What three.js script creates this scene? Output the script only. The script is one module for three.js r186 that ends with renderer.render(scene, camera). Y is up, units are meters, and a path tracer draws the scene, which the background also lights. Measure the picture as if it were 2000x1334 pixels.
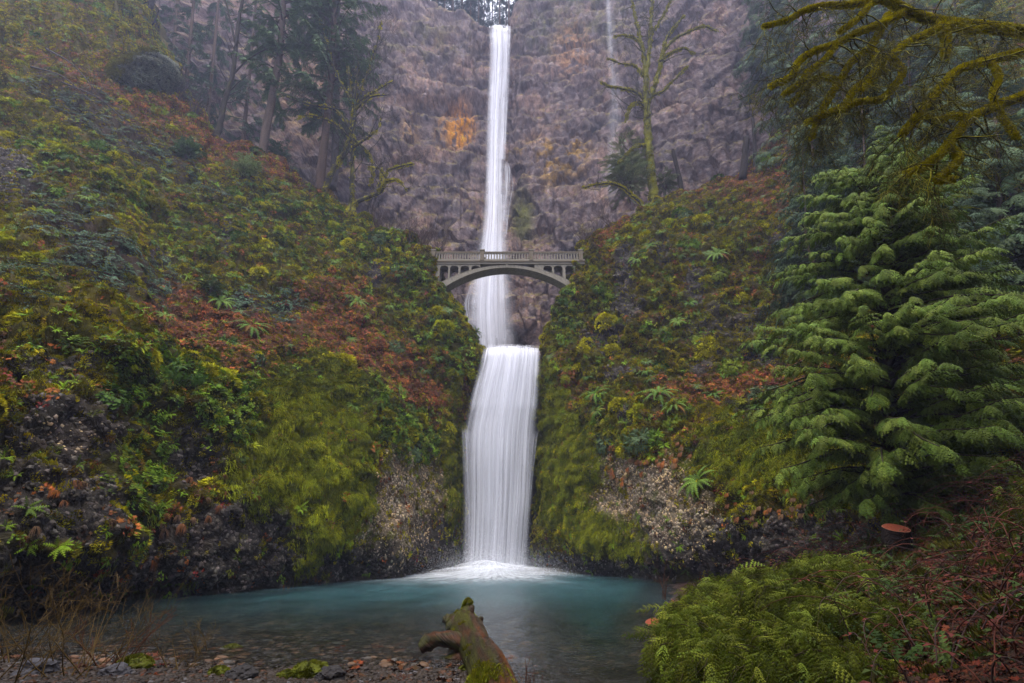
import * as THREE from 'three';
import { mergeGeometries } from 'three/addons/utils/BufferGeometryUtils.js';

// ---------------------------------------------------------------- camera, sky, sun, exposure
const scene = new THREE.Scene();
const F = 889, PITCH = 0.41434, EYE = 2.6;                    // focal length in photo pixels, upward tilt, eye height over the pool
const camera = new THREE.PerspectiveCamera(2 * Math.atan(667 / F) * 180 / Math.PI, 2000 / 1334, 0.1, 900);
camera.position.set(0, EYE, 0);
camera.rotation.set(PITCH, 0, 0);
const renderer = new THREE.WebGLRenderer({ antialias: true });
renderer.toneMapping = THREE.LinearToneMapping;
renderer.toneMappingExposure = 2.75;
renderer.shadowMap.enabled = true;

function overcastSky() {                                        // even winter overcast, three times brighter overhead than at the horizon
  const w = 64, h = 64, d = new Float32Array(w * h * 4);
  for (let j = 0; j < h; j++) for (let i = 0; i < w; i++) {
    const e = ((j + 0.5) / h - 0.5) * Math.PI, s = Math.max(0, Math.sin(e));
    const L = 0.95 * (1 + 2 * s) / 3 * 1.25, o = (j * w + i) * 4;
    d[o] = L * 0.93; d[o + 1] = L * 0.95; d[o + 2] = L * 1.12; d[o + 3] = 1;
  }
  const t = new THREE.DataTexture(d, w, h, THREE.RGBAFormat, THREE.FloatType);
  t.mapping = THREE.EquirectangularReflectionMapping; t.magFilter = THREE.LinearFilter; t.needsUpdate = true;
  return t;
}
const skyTex = overcastSky();
scene.background = skyTex; scene.environment = skyTex;
const sun = new THREE.DirectionalLight(new THREE.Color(1, 0.93, 0.82), 1.3);
sun.position.set(-10, 130, -10); sun.target.position.set(0, 10, -45);
sun.castShadow = true; sun.shadow.radius = 45;
sun.shadow.camera.left = -90; sun.shadow.camera.right = 90; sun.shadow.camera.top = 120; sun.shadow.camera.bottom = -90; sun.shadow.camera.far = 400;
sun.shadow.mapSize.set(2048, 2048);
scene.add(sun, sun.target);
scene.fog = new THREE.FogExp2(new THREE.Color(0.66, 0.72, 1.0), 0.0010);

// ---------------------------------------------------------------- helpers
const V3 = THREE.Vector3;
function rng(seed) { let a = seed >>> 0; return () => { a = (a + 0x6D2B79F5) | 0; let t = Math.imul(a ^ (a >>> 15), 1 | a); t = (t + Math.imul(t ^ (t >>> 7), 61 | t)) ^ t; return ((t ^ (t >>> 14)) >>> 0) / 4294967296; }; }
const perm = new Uint8Array(512); { const r = rng(77), p = [...Array(256).keys()]; for (let i = 255; i > 0; i--) { const j = Math.floor(r() * (i + 1)); [p[i], p[j]] = [p[j], p[i]]; } for (let i = 0; i < 512; i++) perm[i] = p[i & 255]; }
const G3 = [[1,1,0],[-1,1,0],[1,-1,0],[-1,-1,0],[1,0,1],[-1,0,1],[1,0,-1],[-1,0,-1],[0,1,1],[0,-1,1],[0,1,-1],[0,-1,-1],[1,1,0],[-1,1,0],[0,-1,1],[0,-1,-1]];
const fade = (t) => t * t * t * (t * (t * 6 - 15) + 10), mixf = (a, b, t) => a + (b - a) * t;
function noise(x, y, z) {                                       // gradient noise, about -1 to 1
  const X = Math.floor(x), Y = Math.floor(y), Z = Math.floor(z); x -= X; y -= Y; z -= Z;
  const u = fade(x), v = fade(y), w = fade(z), a = X & 255, b = Y & 255, c = Z & 255;
  const g = (i, j, k) => { const q = G3[perm[perm[perm[(a + i) & 255] + ((b + j) & 255)] + ((c + k) & 255)] & 15]; return q[0] * (x - i) + q[1] * (y - j) + q[2] * (z - k); };
  return mixf(mixf(mixf(g(0,0,0), g(1,0,0), u), mixf(g(0,1,0), g(1,1,0), u), v), mixf(mixf(g(0,0,1), g(1,0,1), u), mixf(g(0,1,1), g(1,1,1), u), v), w);
}
function fbm(x, y, z, o = 4) { let s = 0, a = 0.5, f = 1; for (let i = 0; i < o; i++) { s += a * noise(x * f, y * f, z * f); a *= 0.5; f *= 2.03; } return s; }
function ridged(x, y, z, o = 4) { let s = 0, a = 0.5, f = 1; for (let i = 0; i < o; i++) { s += a * (1 - 2 * Math.abs(noise(x * f, y * f, z * f))); a *= 0.5; f *= 2.1; } return s; }
function hash3(i, j, k) { return perm[perm[perm[i & 255] + (j & 255)] + (k & 255)] / 255; }
function cells(x, y, z) {                                       // cellular noise: [nearest, second nearest, a number of the cell]
  const X = Math.floor(x), Y = Math.floor(y), Z = Math.floor(z); let d1 = 9, d2 = 9, id = 0;
  for (let i = -1; i < 2; i++) for (let j = -1; j < 2; j++) for (let k = -1; k < 2; k++) {
    const a = X + i, b = Y + j, c = Z + k, h = hash3(a, b, c), dx = a + h - x, dy = b + hash3(b + 31, c, a) - y, dz = c + hash3(c + 57, a, b) - z, d = dx * dx + dy * dy + dz * dz;
    if (d < d1) { d2 = d1; d1 = d; id = h; } else if (d < d2) d2 = d;
  }
  return [Math.sqrt(d1), Math.sqrt(d2), id];
}
const clamp = (x, a = 0, b = 1) => Math.min(b, Math.max(a, x)), sstep = (a, b, x) => { const t = clamp((x - a) / (b - a)); return t * t * (3 - 2 * t); };
const sP = Math.sin(PITCH), cP = Math.cos(PITCH);
function P(px, py, D) {                                         // a point surveyed from the photograph: direction and horizontal distance
  const dx = (px - 1000) / F, dy = (667 - py) / F, t = D / (cP - dy * sP);
  return new V3(dx * t, EYE + t * (sP + dy * cP), -D);
}
function proj(v) { const y = v.y - EYE, f = y * sP - v.z * cP, u = y * cP + v.z * sP; return [1000 + F * v.x / f, 667 - F * u / f, f]; }
const PXM = (px, py, D) => { const dy = (667 - py) / F; return D / (cP - dy * sP) / F; };   // metres per photo pixel there
const taken = {};
function numbered(n) { if (!(n in taken)) { taken[n] = 0; return n; } return n + '_' + String(++taken[n]).padStart(3, '0'); }
function tag(o, label, category, group, kind) { if (label) o.userData.label = label; if (category) o.userData.category = category; if (group) o.userData.group = group; if (kind) o.userData.kind = kind; return o; }
function mesh(name, geo, mat, parent = scene) {
  const m = new THREE.Mesh(geo, mat); m.name = parent === scene ? numbered(name) : name; m.castShadow = m.receiveShadow = true; parent.add(m); return m;
}
function thing(name, label, category, pos, group) { const g = new THREE.Group(); g.name = numbered(name); scene.add(g); if (pos) g.position.copy(pos); return tag(g, label, category, group); }
function local(geo, o) { geo.translate(-o.position.x, -o.position.y, -o.position.z); return geo; }
const lin = (r, g, b) => new THREE.Color().setRGB(r, g, b);
function std(o) { return new THREE.MeshPhysicalMaterial({ roughness: 0.9, specularIntensity: 0.22, side: THREE.DoubleSide, ...o }); }
function phys(o) { return new THREE.MeshPhysicalMaterial({ roughness: 0.9, side: THREE.DoubleSide, ...o }); }
function tex(w, h, fn, srgb = false) {
  const d = new Uint8Array(w * h * 4);
  for (let j = 0; j < h; j++) for (let i = 0; i < w; i++) { const c = fn(i / w, j / h), o = (j * w + i) * 4; d[o] = clamp(c[0]) * 255; d[o + 1] = clamp(c[1]) * 255; d[o + 2] = clamp(c[2]) * 255; d[o + 3] = 255; }
  const t = new THREE.DataTexture(d, w, h, THREE.RGBAFormat); t.wrapS = t.wrapT = THREE.RepeatWrapping; t.magFilter = t.minFilter = THREE.LinearFilter; if (srgb) t.colorSpace = THREE.SRGBColorSpace; t.needsUpdate = true; return t;
}
// noise that repeats over the unit square (a torus in noise space)
function tileNoise(u, v, f, s = 0, o = 3) { const a = u * 2 * Math.PI, b = v * 2 * Math.PI, R = f / (2 * Math.PI); return fbm(Math.cos(a) * R + 5 + s, Math.sin(a) * R + Math.cos(b) * R * 0.83 + s, Math.sin(b) * R + s * 1.7, o); }
class Geo {                                                     // collects triangles with colours
  constructor() { this.p = []; this.c = []; this.i = []; }
  v(x, y, z, c) { this.p.push(x, y, z); if (c) this.c.push(c[0], c[1], c[2]); return this.p.length / 3 - 1; }
  t(a, b, c) { this.i.push(a, b, c); }
  build(flat = false) {
    let g = new THREE.BufferGeometry(); g.setAttribute('position', new THREE.Float32BufferAttribute(this.p, 3));
    if (this.c.length) g.setAttribute('color', new THREE.Float32BufferAttribute(this.c, 3));
    g.setIndex(this.i); if (flat) g = g.toNonIndexed(); g.computeVertexNormals(); return g;
  }
}
function tube(G, pts, radii, sides = 7, colf = null, bump = 0, seed = 0) {   // a tapered limb through pts
  const n = pts.length; let ref = new V3(0.31, 0.2, 0.93), rows = [];
  for (let k = 0; k < n; k++) {
    const d = pts[Math.min(n - 1, k + 1)].clone().sub(pts[Math.max(0, k - 1)]).normalize();
    const s = new V3().crossVectors(d, ref).normalize(), q = new V3().crossVectors(s, d); ref = q.clone().cross(s).length() > 0 ? new V3().crossVectors(s, d).cross(s).length() > 0 ? ref : ref : ref;
    const row = [];
    for (let m = 0; m < sides; m++) {
      const a = m / sides * 2 * Math.PI, nx = s.x * Math.cos(a) + q.x * Math.sin(a), ny = s.y * Math.cos(a) + q.y * Math.sin(a), nz = s.z * Math.cos(a) + q.z * Math.sin(a);
      let r = radii[k]; const p = pts[k];
      if (bump) r *= 1 + bump * noise(p.x * 2.3 / Math.max(0.1, r * 3) * 0.3 + nx * 1.7 + seed, p.y * 1.1 + ny * 1.7, p.z + nz * 1.7 + k * 0.37);
      row.push(G.v(p.x + nx * r, p.y + ny * r, p.z + nz * r, colf ? colf(p, nx, ny, nz, k / (n - 1)) : null));
    }
    rows.push(row);
  }
  for (let k = 0; k < n - 1; k++) for (let m = 0; m < sides; m++) { const a = rows[k][m], b = rows[k][(m + 1) % sides], c = rows[k + 1][m], d = rows[k + 1][(m + 1) % sides]; G.t(a, b, c); G.t(b, d, c); }
  for (const [row, p, fl] of [[rows[0], pts[0], 1], [rows[n - 1], pts[n - 1], 0]]) { const c = G.v(p.x, p.y, p.z, colf ? colf(p, 0, 1, 0, fl ? 0 : 1) : null); for (let m = 0; m < sides; m++) fl ? G.t(c, row[(m + 1) % sides], row[m]) : G.t(c, row[m], row[(m + 1) % sides]); }
}
// ---------------------------------------------------------------- terrain sheets: a grid of surveyed points, smoothed and roughened
function cr(a, b, c, d, t) { return 0.5 * (2 * b + (c - a) * t + (2 * a - 5 * b + 4 * c - d) * t * t + (3 * b - a - 3 * c + d) * t * t * t); }
function makeSheet(grid, subU, subV, rough) {
  const nc = grid.length, nr = grid[0].length, U = [], Vv = [];
  for (let c = 0; c < nc - 1; c++) for (let k = 0; k < subU[c]; k++) U.push(c + k / subU[c]); U.push(nc - 1);
  for (let r = 0; r < nr - 1; r++) for (let k = 0; k < subV[r]; k++) Vv.push(r + k / subV[r]); Vv.push(nr - 1);
  const W = U.length, H = Vv.length, N = W * H, pos = new Float32Array(N * 3), nor = new Float32Array(N * 3), scr = new Float32Array(N * 2);
  const at = (c, r, ax) => { const cc = (k) => { const q = grid[clamp(k, 0, nc - 1)]; return q; };
    const c0 = Math.min(nc - 2, Math.floor(c)), tc = c - c0, r0 = Math.min(nr - 2, Math.floor(r)), tr = r - r0, out = [];
    for (let k = -1; k < 3; k++) { const q = cc(c0 + k); const e = (m) => q[clamp(m, 0, nr - 1)].getComponent(ax); out.push(cr(e(r0 - 1), e(r0), e(r0 + 1), e(r0 + 2), tr)); }
    return cr(...out, tc); };
  for (let j = 0; j < H; j++) for (let i = 0; i < W; i++) for (let a = 0; a < 3; a++) pos[(j * W + i) * 3 + a] = at(U[i], Vv[j], a);
  const g = new THREE.BufferGeometry(); g.setAttribute('position', new THREE.BufferAttribute(pos, 3));
  const idx = new Uint32Array((W - 1) * (H - 1) * 6); let n = 0;
  for (let j = 0; j < H - 1; j++) for (let i = 0; i < W - 1; i++) { const a = j * W + i, b = a + 1, c = a + W, d = c + 1; idx[n++] = a; idx[n++] = b; idx[n++] = c; idx[n++] = b; idx[n++] = d; idx[n++] = c; }
  g.setIndex(new THREE.BufferAttribute(idx, 1)); g.computeVertexNormals();
  const p = new V3();
  for (let k = 0; k < N; k++) { p.fromArray(pos, k * 3); const s = proj(p); scr[k * 2] = s[0]; scr[k * 2 + 1] = s[1]; }
  const n0 = g.attributes.normal.array.slice();
  for (let k = 0; k < N; k++) { const d = rough(pos[k * 3], pos[k * 3 + 1], pos[k * 3 + 2], scr[k * 2], scr[k * 2 + 1], Vv[Math.floor(k / W)]); for (let a = 0; a < 3; a++) pos[k * 3 + a] += n0[k * 3 + a] * d; }
  g.computeVertexNormals();
  return { g, W, H, pos, nor: g.attributes.normal.array, smooth: n0, scr, Vv };
}
function finishSheet(S, uvScale, colour) {                      // uv in metres along the sheet, vertex colours
  const { W, H, pos, g, scr } = S, uv = new Float32Array(W * H * 2), col = new Float32Array(W * H * 3);
  for (let j = 0; j < H; j++) { let d = 0; for (let i = 0; i < W; i++) { const k = j * W + i; if (i) d += Math.hypot(pos[k * 3] - pos[k * 3 - 3], pos[k * 3 + 1] - pos[k * 3 - 2], pos[k * 3 + 2] - pos[k * 3 - 1]) * 0.7; uv[k * 2] = d * uvScale; } }
  for (let i = 0; i < W; i++) { let d = 0; for (let j = 0; j < H; j++) { const k = j * W + i; if (j) { const m = k - W; d += Math.hypot(pos[k * 3] - pos[m * 3], pos[k * 3 + 1] - pos[m * 3 + 1], pos[k * 3 + 2] - pos[m * 3 + 2]) * 0.7; } uv[k * 2 + 1] = d * uvScale; } }
  for (let k = 0; k < W * H; k++) { const c = colour(pos[k * 3], pos[k * 3 + 1], pos[k * 3 + 2], scr[k * 2], scr[k * 2 + 1], k); col[k * 3] = c[0]; col[k * 3 + 1] = c[1]; col[k * 3 + 2] = c[2]; }
  g.setAttribute('uv', new THREE.BufferAttribute(uv, 2)); g.setAttribute('color', new THREE.BufferAttribute(col, 3));
}
// ground cover classes in survey coordinates: [class, px, py, rx, ry, turn in degrees, strength]
const MOSS = 0, LEAF = 1, LITTER = 2, ROCK = 3, BRAMBLE = 4, HANG = 5, PEBBLE = 6, NCL = 7;
const COVER_L = [
  [LITTER, 260, 215, 230, 55, 30, 0.7], [LITTER, 480, 290, 160, 45, 28, 0.9], [LITTER, 560, 345, 120, 30, 20, 0.7], [LITTER, 390, 640, 170, 60, 18, 1.2], [LITTER, 560, 660, 190, 50, 12, 0.9], [LITTER, 730, 700, 130, 60, 25, 1.0], [LITTER, 800, 770, 110, 40, 32, 1.3], [LITTER, 660, 590, 90, 35, 0, 0.7], [LITTER, 420, 700, 110, 25, 12, 0.8], [LITTER, 880, 800, 50, 40, 30, 0.8], [LITTER, 500, 440, 200, 26, 15, 0.35],
  [BRAMBLE, 230, 265, 210, 40, 30, 0.9], [BRAMBLE, 130, 440, 110, 60, 35, 1.0], [BRAMBLE, 250, 545, 120, 50, 25, 1.0], [BRAMBLE, 500, 610, 110, 40, 10, 0.9], [BRAMBLE, 60, 560, 80, 50, 0, 0.4], [BRAMBLE, 440, 390, 120, 35, 15, 0.4],
  [LEAF, 60, 330, 160, 70, 20, 0.6], [LEAF, 330, 400, 170, 60, 20, 0.6], [LEAF, 470, 480, 150, 60, 10, 0.6], [LEAF, 600, 430, 150, 60, 15, 0.6], [LEAF, 760, 520, 120, 60, 25, 0.5], [LEAF, 840, 610, 80, 60, 40, 0.5], [LEAF, 880, 690, 60, 70, 0, 0.5],
  [LEAF, 390, 770, 150, 65, 20, 2.1], [LEAF, 455, 850, 75, 90, 0, 2.1], [LEAF, 270, 960, 50, 150, 8, 2.8], [LEAF, 265, 740, 50, 80, 0, 1.6], [LEAF, 720, 775, 40, 50, 0, 2.8], [LEAF, 790, 850, 85, 65, 20, 2.6], [LEAF, 540, 720, 130, 30, 10, 0.8], [LEAF, 80, 900, 45, 30, 0, 1.0], [LEAF, 130, 690, 140, 35, 0, 0.7], [LEAF, 310, 1060, 60, 40, 0, 0.8], [LEAF, 250, 1090, 70, 40, 0, 0.7],
  [HANG, 600, 850, 120, 150, 0, 1.4], [HANG, 640, 980, 70, 130, 10, 1.2], [HANG, 520, 930, 80, 90, 0, 0.9], [HANG, 880, 900, 25, 160, 0, 0.9],
  [ROCK, 150, 845, 110, 70, 0, 1.3], [ROCK, 110, 990, 150, 80, 0, 1.6], [ROCK, 380, 890, 60, 80, 10, 1.0], [ROCK, 400, 1070, 190, 70, -8, 1.7], [ROCK, 600, 1110, 220, 45, -5, 1.7], [ROCK, 850, 1060, 70, 60, 0, 1.4], [ROCK, 100, 1130, 240, 60, 0, 1.8], [ROCK, 30, 345, 50, 60, 0, 1.2], [ROCK, 110, 715, 110, 30, 0, 0.8], [ROCK, 480, 1020, 90, 50, 0, 1.1], [ROCK, 735, 535, 22, 26, 0, 1.2], [ROCK, 440, 470, 14, 36, 0, 1.0], [ROCK, 300, 500, 30, 20, 0, 0.7], [ROCK, 0, 930, 60, 100, 0, 1.0],
  [PEBBLE, 790, 960, 85, 75, 0, 1.7], [PEBBLE, 760, 1050, 90, 50, 0, 1.1], [PEBBLE, 150, 860, 90, 40, 0, 0.6],
];
const COVER_R = [
  [ROCK, 1215, 545, 22, 60, 5, 1.6], [ROCK, 1355, 560, 22, 45, 0, 1.4], [ROCK, 1225, 610, 30, 30, 0, 1.0], [ROCK, 1175, 660, 45, 35, 0, 1.0], [ROCK, 1215, 735, 32, 16, 0, 1.2], [ROCK, 1520, 470, 25, 25, 0, 1.0], [ROCK, 1290, 500, 20, 30, 0, 0.7], [ROCK, 1370, 725, 20, 20, 0, 1.0], [ROCK, 1480, 700, 60, 16, 0, 0.8], [ROCK, 1420, 640, 90, 40, 0, 0.7], [ROCK, 1450, 1080, 240, 65, 5, 1.8], [ROCK, 1600, 1030, 140, 50, 0, 1.6], [ROCK, 1200, 1110, 120, 22, 8, 1.4], [ROCK, 1225, 822, 22, 14, 0, 1.0], [ROCK, 1450, 810, 30, 22, 0, 0.8], [ROCK, 1940, 390, 40, 70, 0, 0.8],
  [LITTER, 1420, 770, 150, 34, -3, 1.4], [LITTER, 1530, 740, 70, 30, -15, 1.0], [LITTER, 1480, 330, 120, 45, -18, 1.0], [LITTER, 1530, 390, 70, 40, 0, 0.8], [LITTER, 1390, 370, 90, 20, -10, 0.6], [LITTER, 1860, 700, 120, 60, 0, 0.8], [LITTER, 1950, 850, 100, 120, 0, 1.0], [LITTER, 1180, 440, 60, 40, -40, 0.6], [LITTER, 1120, 760, 50, 30, 0, 0.5],
  [LEAF, 1105, 620, 22, 70, 0, 1.2], [LEAF, 1190, 590, 18, 40, 0, 1.0], [LEAF, 1280, 650, 30, 30, 0, 0.7], [LEAF, 1180, 850, 40, 50, 0, 0.7], [LEAF, 1800, 420, 160, 90, 0, 0.7], [LEAF, 1330, 360, 90, 24, -12, 0.6],
  [HANG, 1085, 890, 40, 150, 0, 1.3], [HANG, 1135, 900, 40, 80, 0, 1.4], [HANG, 1470, 880, 120, 70, 0, 1.0], [HANG, 1180, 1040, 110, 40, 18, 1.1], [HANG, 1600, 900, 100, 90, 0, 0.9],
  [PEBBLE, 1270, 985, 112, 80, 12, 2.6], [PEBBLE, 1340, 1060, 80, 40, 15, 0.7],
];
function coverAt(list, px, py, x, y, z, w) {
  const n1 = fbm(x * 0.35, y * 0.35, z * 0.35, 3), n2 = fbm(x * 0.35 + 40, y * 0.35, z * 0.35 + 9, 3), n3 = fbm(x * 1.3, y * 1.3, z * 1.3, 2);
  w.fill(0); w[MOSS] = 0.85 + 0.6 * n2; w[LEAF] = clamp(0.10 + 0.9 * n1); w[LITTER] = clamp(0.06 - 1.0 * n1 + 0.3 * n2); w[ROCK] = clamp(0.10 + 1.3 * n3 - 0.4 * n1);
  for (const [c, bx, by, rx, ry, rot, s] of list) {
    const a = rot * Math.PI / 180, dx = px - bx, dy = py - by, X = (dx * Math.cos(a) + dy * Math.sin(a)) / rx, Y = (-dx * Math.sin(a) + dy * Math.cos(a)) / ry, d2 = X * X + Y * Y;
    if (d2 > 3) continue;
    const m = sstep(1.35, 0.45, Math.sqrt(d2) + 0.8 * n2 + 0.55 * n3) * s; w[c] += m;
    if (c >= ROCK) { w[MOSS] *= 1 - 0.8 * clamp(m); w[LEAF] *= 1 - 0.85 * clamp(m); w[LITTER] *= 1 - 0.8 * clamp(m); }
  }
  let t = 0; for (let k = 0; k < NCL; k++) t += w[k]; for (let k = 0; k < NCL; k++) w[k] /= t; return w;
}
const BASEC = [[0.105, 0.085, 0.008], [0.065, 0.062, 0.010], [0.115, 0.042, 0.014], [0.062, 0.052, 0.044], [0.06, 0.038, 0.022], [0.095, 0.105, 0.008], [0.22, 0.17, 0.11]];
function coverSheet(S, list) {
  const N = S.W * S.H; S.cov = new Float32Array(N * NCL); const w = new Float32Array(NCL);
  for (let k = 0; k < N; k++) { coverAt(list, S.scr[k * 2], S.scr[k * 2 + 1], S.pos[k * 3], S.pos[k * 3 + 1], S.pos[k * 3 + 2], w); S.cov.set(w, k * NCL); }
  finishSheet(S, 1 / 2.4, (x, y, z, px, py, k) => {
    const c = [0, 0, 0]; let top = 0, ti = 0; for (let q = 0; q < NCL; q++) { const v = Math.pow(S.cov[k * NCL + q], 2); top += v; for (let a = 0; a < 3; a++) c[a] += v * BASEC[q][a]; }
    const f = (1 + 0.55 * fbm(x * 0.9, y * 0.9, z * 0.9, 4)) / top, g = 0.16 * fbm(x * 0.5 + 7, y * 0.5, z * 0.5, 2);
    return [clamp(c[0] * f * (1 + g), 0.004), clamp(c[1] * f * (1 - 0.4 * g), 0.004), clamp(c[2] * f, 0.003)];
  });
}
function col9(px, ...rows) { return rows.map((r) => r.length === 3 ? P(r[0], r[1], r[2]) : P(px, r[0], r[1])); }
function withFoot(c, back) {                                    // below the water and over the ridge
  const foot = c[0].clone(); foot.y = -3.2; foot.z -= 2.6; c[0].z -= 1.3; c[0].y -= 0.3;
  const top = c[c.length - 1]; return [foot, ...c, ...back.map((b) => top.clone().add(b))];
}
const hillBack = [new V3(0, -0.6, -3), new V3(0, -5, -9), new V3(0, -14, -15)];
const L = [
  col9(-450, [1300, 11], [1180, 11], [1000, 11.5], [800, 12.5], [600, 15], [450, 19], [300, 24], [100, 30], [-150, 36]),
  col9(-150, [1240, 16.5], [1120, 14.5], [950, 15], [760, 16], [600, 18.5], [500, 23], [330, 29], [140, 36], [-150, 43]),
  col9(0, [1215, 20.5], [1090, 17.5], [920, 18], [740, 18.8], [600, 21], [520, 26], [340, 33], [160, 40], [-150, 48]),
  col9(120, [1200, 23.5], [1090, 19.3], [900, 19.5], [740, 20], [600, 22.5], [530, 28], [350, 35], [170, 43], [-150, 52]),
  col9(230, [1188, 25], [1090, 21.3], [900, 21.5], [760, 22], [640, 24], [580, 29], [380, 37], [190, 46], [-120, 56]),
  col9(300, [1180, 25.8], [1090, 24.2], [900, 24.6], [770, 25], [690, 27], [620, 32], [420, 40], [240, 47.5], [60, 55]),
  col9(400, [1169, 26.8], [1080, 26], [900, 26.3], [770, 27.2], [710, 30], [630, 35], [460, 42], [340, 47.5], [250, 52]),
  col9(500, [1158, 28.8], [1080, 28.3], [900, 28.8], [790, 30], [720, 33.5], [630, 38], [480, 44.5], [370, 50], [294, 54]),
  col9(600, [1148, 32], [1080, 31.3], [900, 31.8], [790, 33], [730, 36.5], [640, 41], [520, 46], [424, 50.5], [370, 55]),
  col9(690, [1139, 35], [1070, 34.3], [890, 34.8], [790, 36.3], [730, 40], [650, 43.5], [540, 47.5], [466, 51], [424, 55]),
  col9(780, [1128, 39.5], [1060, 39], [890, 39.3], [800, 40.8], [745, 44], [670, 46], [580, 48.5], [512, 50.5], [466, 53]),
  col9(835, [1117, 44.2], [1060, 43.7], [890, 43.5], [805, 44.5], [755, 46.3], [680, 47.4], [610, 48.6], [542, 49.8], [498, 51.2]),
  col9(0, [888, 1111, 48], [882, 1060, 47.3], [876, 890, 46.8], [876, 810, 47], [894, 750, 47.8], [916, 692, 48.8], [906, 650, 49.4], [874, 596, 50], [850, 560, 50.6]),
].map((c) => withFoot(c, hillBack));
{ const e = L[L.length - 1]; L.push(e.map((p) => p.clone().add(new V3(0.7, 0, -3.5))), e.map((p) => p.clone().add(new V3(-0.6, -0.5, -9))), e.map((p) => p.clone().add(new V3(-4, -1, -16)))); }
const R = [
  col9(0, [1058, 1110, 48.5], [1064, 1060, 47.8], [1069, 890, 47.2], [1070, 800, 47.3], [1073, 745, 47.8], [1076, 690, 48.5], [1089, 640, 49.2], [1106, 590, 49.8], [1122, 548, 50.5]),
  col9(0, [1115, 1117, 44.5], [1120, 1060, 43.8], [1122, 890, 43.6], [1124, 810, 44.2], [1126, 760, 45.8], [1128, 690, 47], [1136, 620, 48.3], [1134, 550, 49.5], [1131, 494, 51]),
  col9(1200, [1128, 39.6], [1060, 39], [890, 39.5], [815, 40.3], [765, 43], [690, 44.8], [600, 46.5], [510, 48.6], [450, 52.5]),
  col9(1290, [1140, 34.8], [1060, 34.2], [890, 35.2], [820, 36.5], [770, 40], [700, 42.8], [600, 44.6], [490, 47], [402, 53]),
  col9(1390, [1153, 31.2], [1060, 29.8], [890, 31.5], [825, 33.2], [775, 37.5], [705, 40.8], [600, 42.8], [466, 45.5], [364, 52]),
  col9(1490, [1164, 28.6], [1060, 26.6], [900, 28.5], [830, 30.8], [770, 35], [700, 38.6], [580, 41], [430, 44], [310, 50]),
  col9(1600, [1176, 25.8], [1070, 23.6], [910, 25.8], [830, 28.4], [755, 32.5], [670, 36], [520, 39.5], [350, 43], [150, 50]),
  col9(1720, [1190, 23.4], [1080, 21.2], [920, 23.2], [820, 26], [730, 29.5], [630, 33], [470, 37], [260, 42], [-40, 51]),
  col9(1860, [1205, 20.8], [1080, 19], [910, 20.6], [800, 23.2], [690, 26.5], [580, 29.8], [410, 34], [190, 39], [-150, 48]),
  col9(2020, [1220, 18.3], [1070, 16.8], [890, 18], [770, 20.3], [660, 23], [540, 26], [370, 30], [150, 35], [-200, 43]),
  col9(2300, [1270, 14.5], [1060, 13.7], [850, 14.8], [720, 16.5], [620, 18.5], [500, 21], [330, 24.5], [120, 28.5], [-250, 35]),
].map((c) => withFoot(c, hillBack));
{ const e = R[0]; R.unshift(e.map((p) => p.clone().add(new V3(5, -1, -16))), e.map((p) => p.clone().add(new V3(1.4, -0.5, -9))), e.map((p) => p.clone().add(new V3(-0.3, 0, -3.5)))); }

const hillRough = (list) => { const w = new Float32Array(NCL); return (x, y, z, px, py, v) => {
  coverAt(list, px, py, x, y, z, w);
  const big = 1.3 * fbm(x * 0.13, y * 0.13, z * 0.13, 3), ledge = 0.8 * ridged(x * 0.33, y * 0.45, z * 0.33, 3) * (v > 4 ? 1 : 0.6);
  const cushion = 1.0 * Math.abs(noise(x * 0.42, y * 0.5, z * 0.42)) + 0.85 * Math.abs(noise(x * 1.1, y * 1.1, z * 1.1)) - 0.35 + 0.22 * Math.abs(noise(x * 2.9, y * 2.9, z * 2.9)) + 0.05 * noise(x * 6.5, y * 6.5, z * 6.5);
  const soft = w[MOSS] + w[LEAF] * 0.8 + w[HANG] * 0.5, hard = w[ROCK] + w[PEBBLE] * 0.3;
  const blk = cells(x * 0.36 + 2, y * 0.20, z * 0.36), b2 = cells(x * 0.8, y * 0.55 + 4, z * 0.8); let d = big + ledge + (v > 3.5 ? 1 : 0.45) * (1.1 * (blk[2] - 0.5) + 0.45 * (b2[2] - 0.5)) + cushion * soft * 1.3 + w[HANG] * 0.25;
  if (hard > 0.1) { const c = cells(x * 0.9, y * 0.5, z * 0.9), e = cells(x * 2.4 + 5, y * 1.9, z * 2.4); d += hard * (0.5 * (c[2] - 0.5) + 0.35 * Math.min(0.4, c[1] - c[0]) + 0.22 * (e[2] - 0.5) + 0.15 * Math.min(0.3, e[1] - e[0]) - 0.3); }
  return d + 0.06 * fbm(x * 5, y * 5, z * 5, 2);
}; };
const LSUB = [12, 26, 26, 26, 20, 28, 28, 28, 28, 28, 26, 20, 8, 8, 6], VSUB = [6, 34, 46, 34, 30, 30, 44, 40, 34, 10, 6, 4];
const RSUB = [6, 8, 8, 26, 30, 30, 32, 32, 32, 32, 32, 26, 16];
const leftS = makeSheet(L, LSUB, VSUB, hillRough(COVER_L)); coverSheet(leftS, COVER_L);
const rightS = makeSheet(R, RSUB, VSUB, hillRough(COVER_R)); coverSheet(rightS, COVER_R);
const grainTex = tex(512, 512, (u, v) => { const n = 0.62 + 0.5 * tileNoise(u, v, 9, 3, 4) + 0.45 * tileNoise(u, v, 34, 8, 3) + 0.25 * tileNoise(u, v, 90, 1, 2); return [n, n * 1.0, n * 0.97]; });
const bumpTex = tex(512, 512, (u, v) => { const n = 0.5 + 0.6 * tileNoise(u, v, 14, 13, 5) + 0.35 * tileNoise(u, v, 60, 3, 2); return [n, n, n]; });
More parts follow.
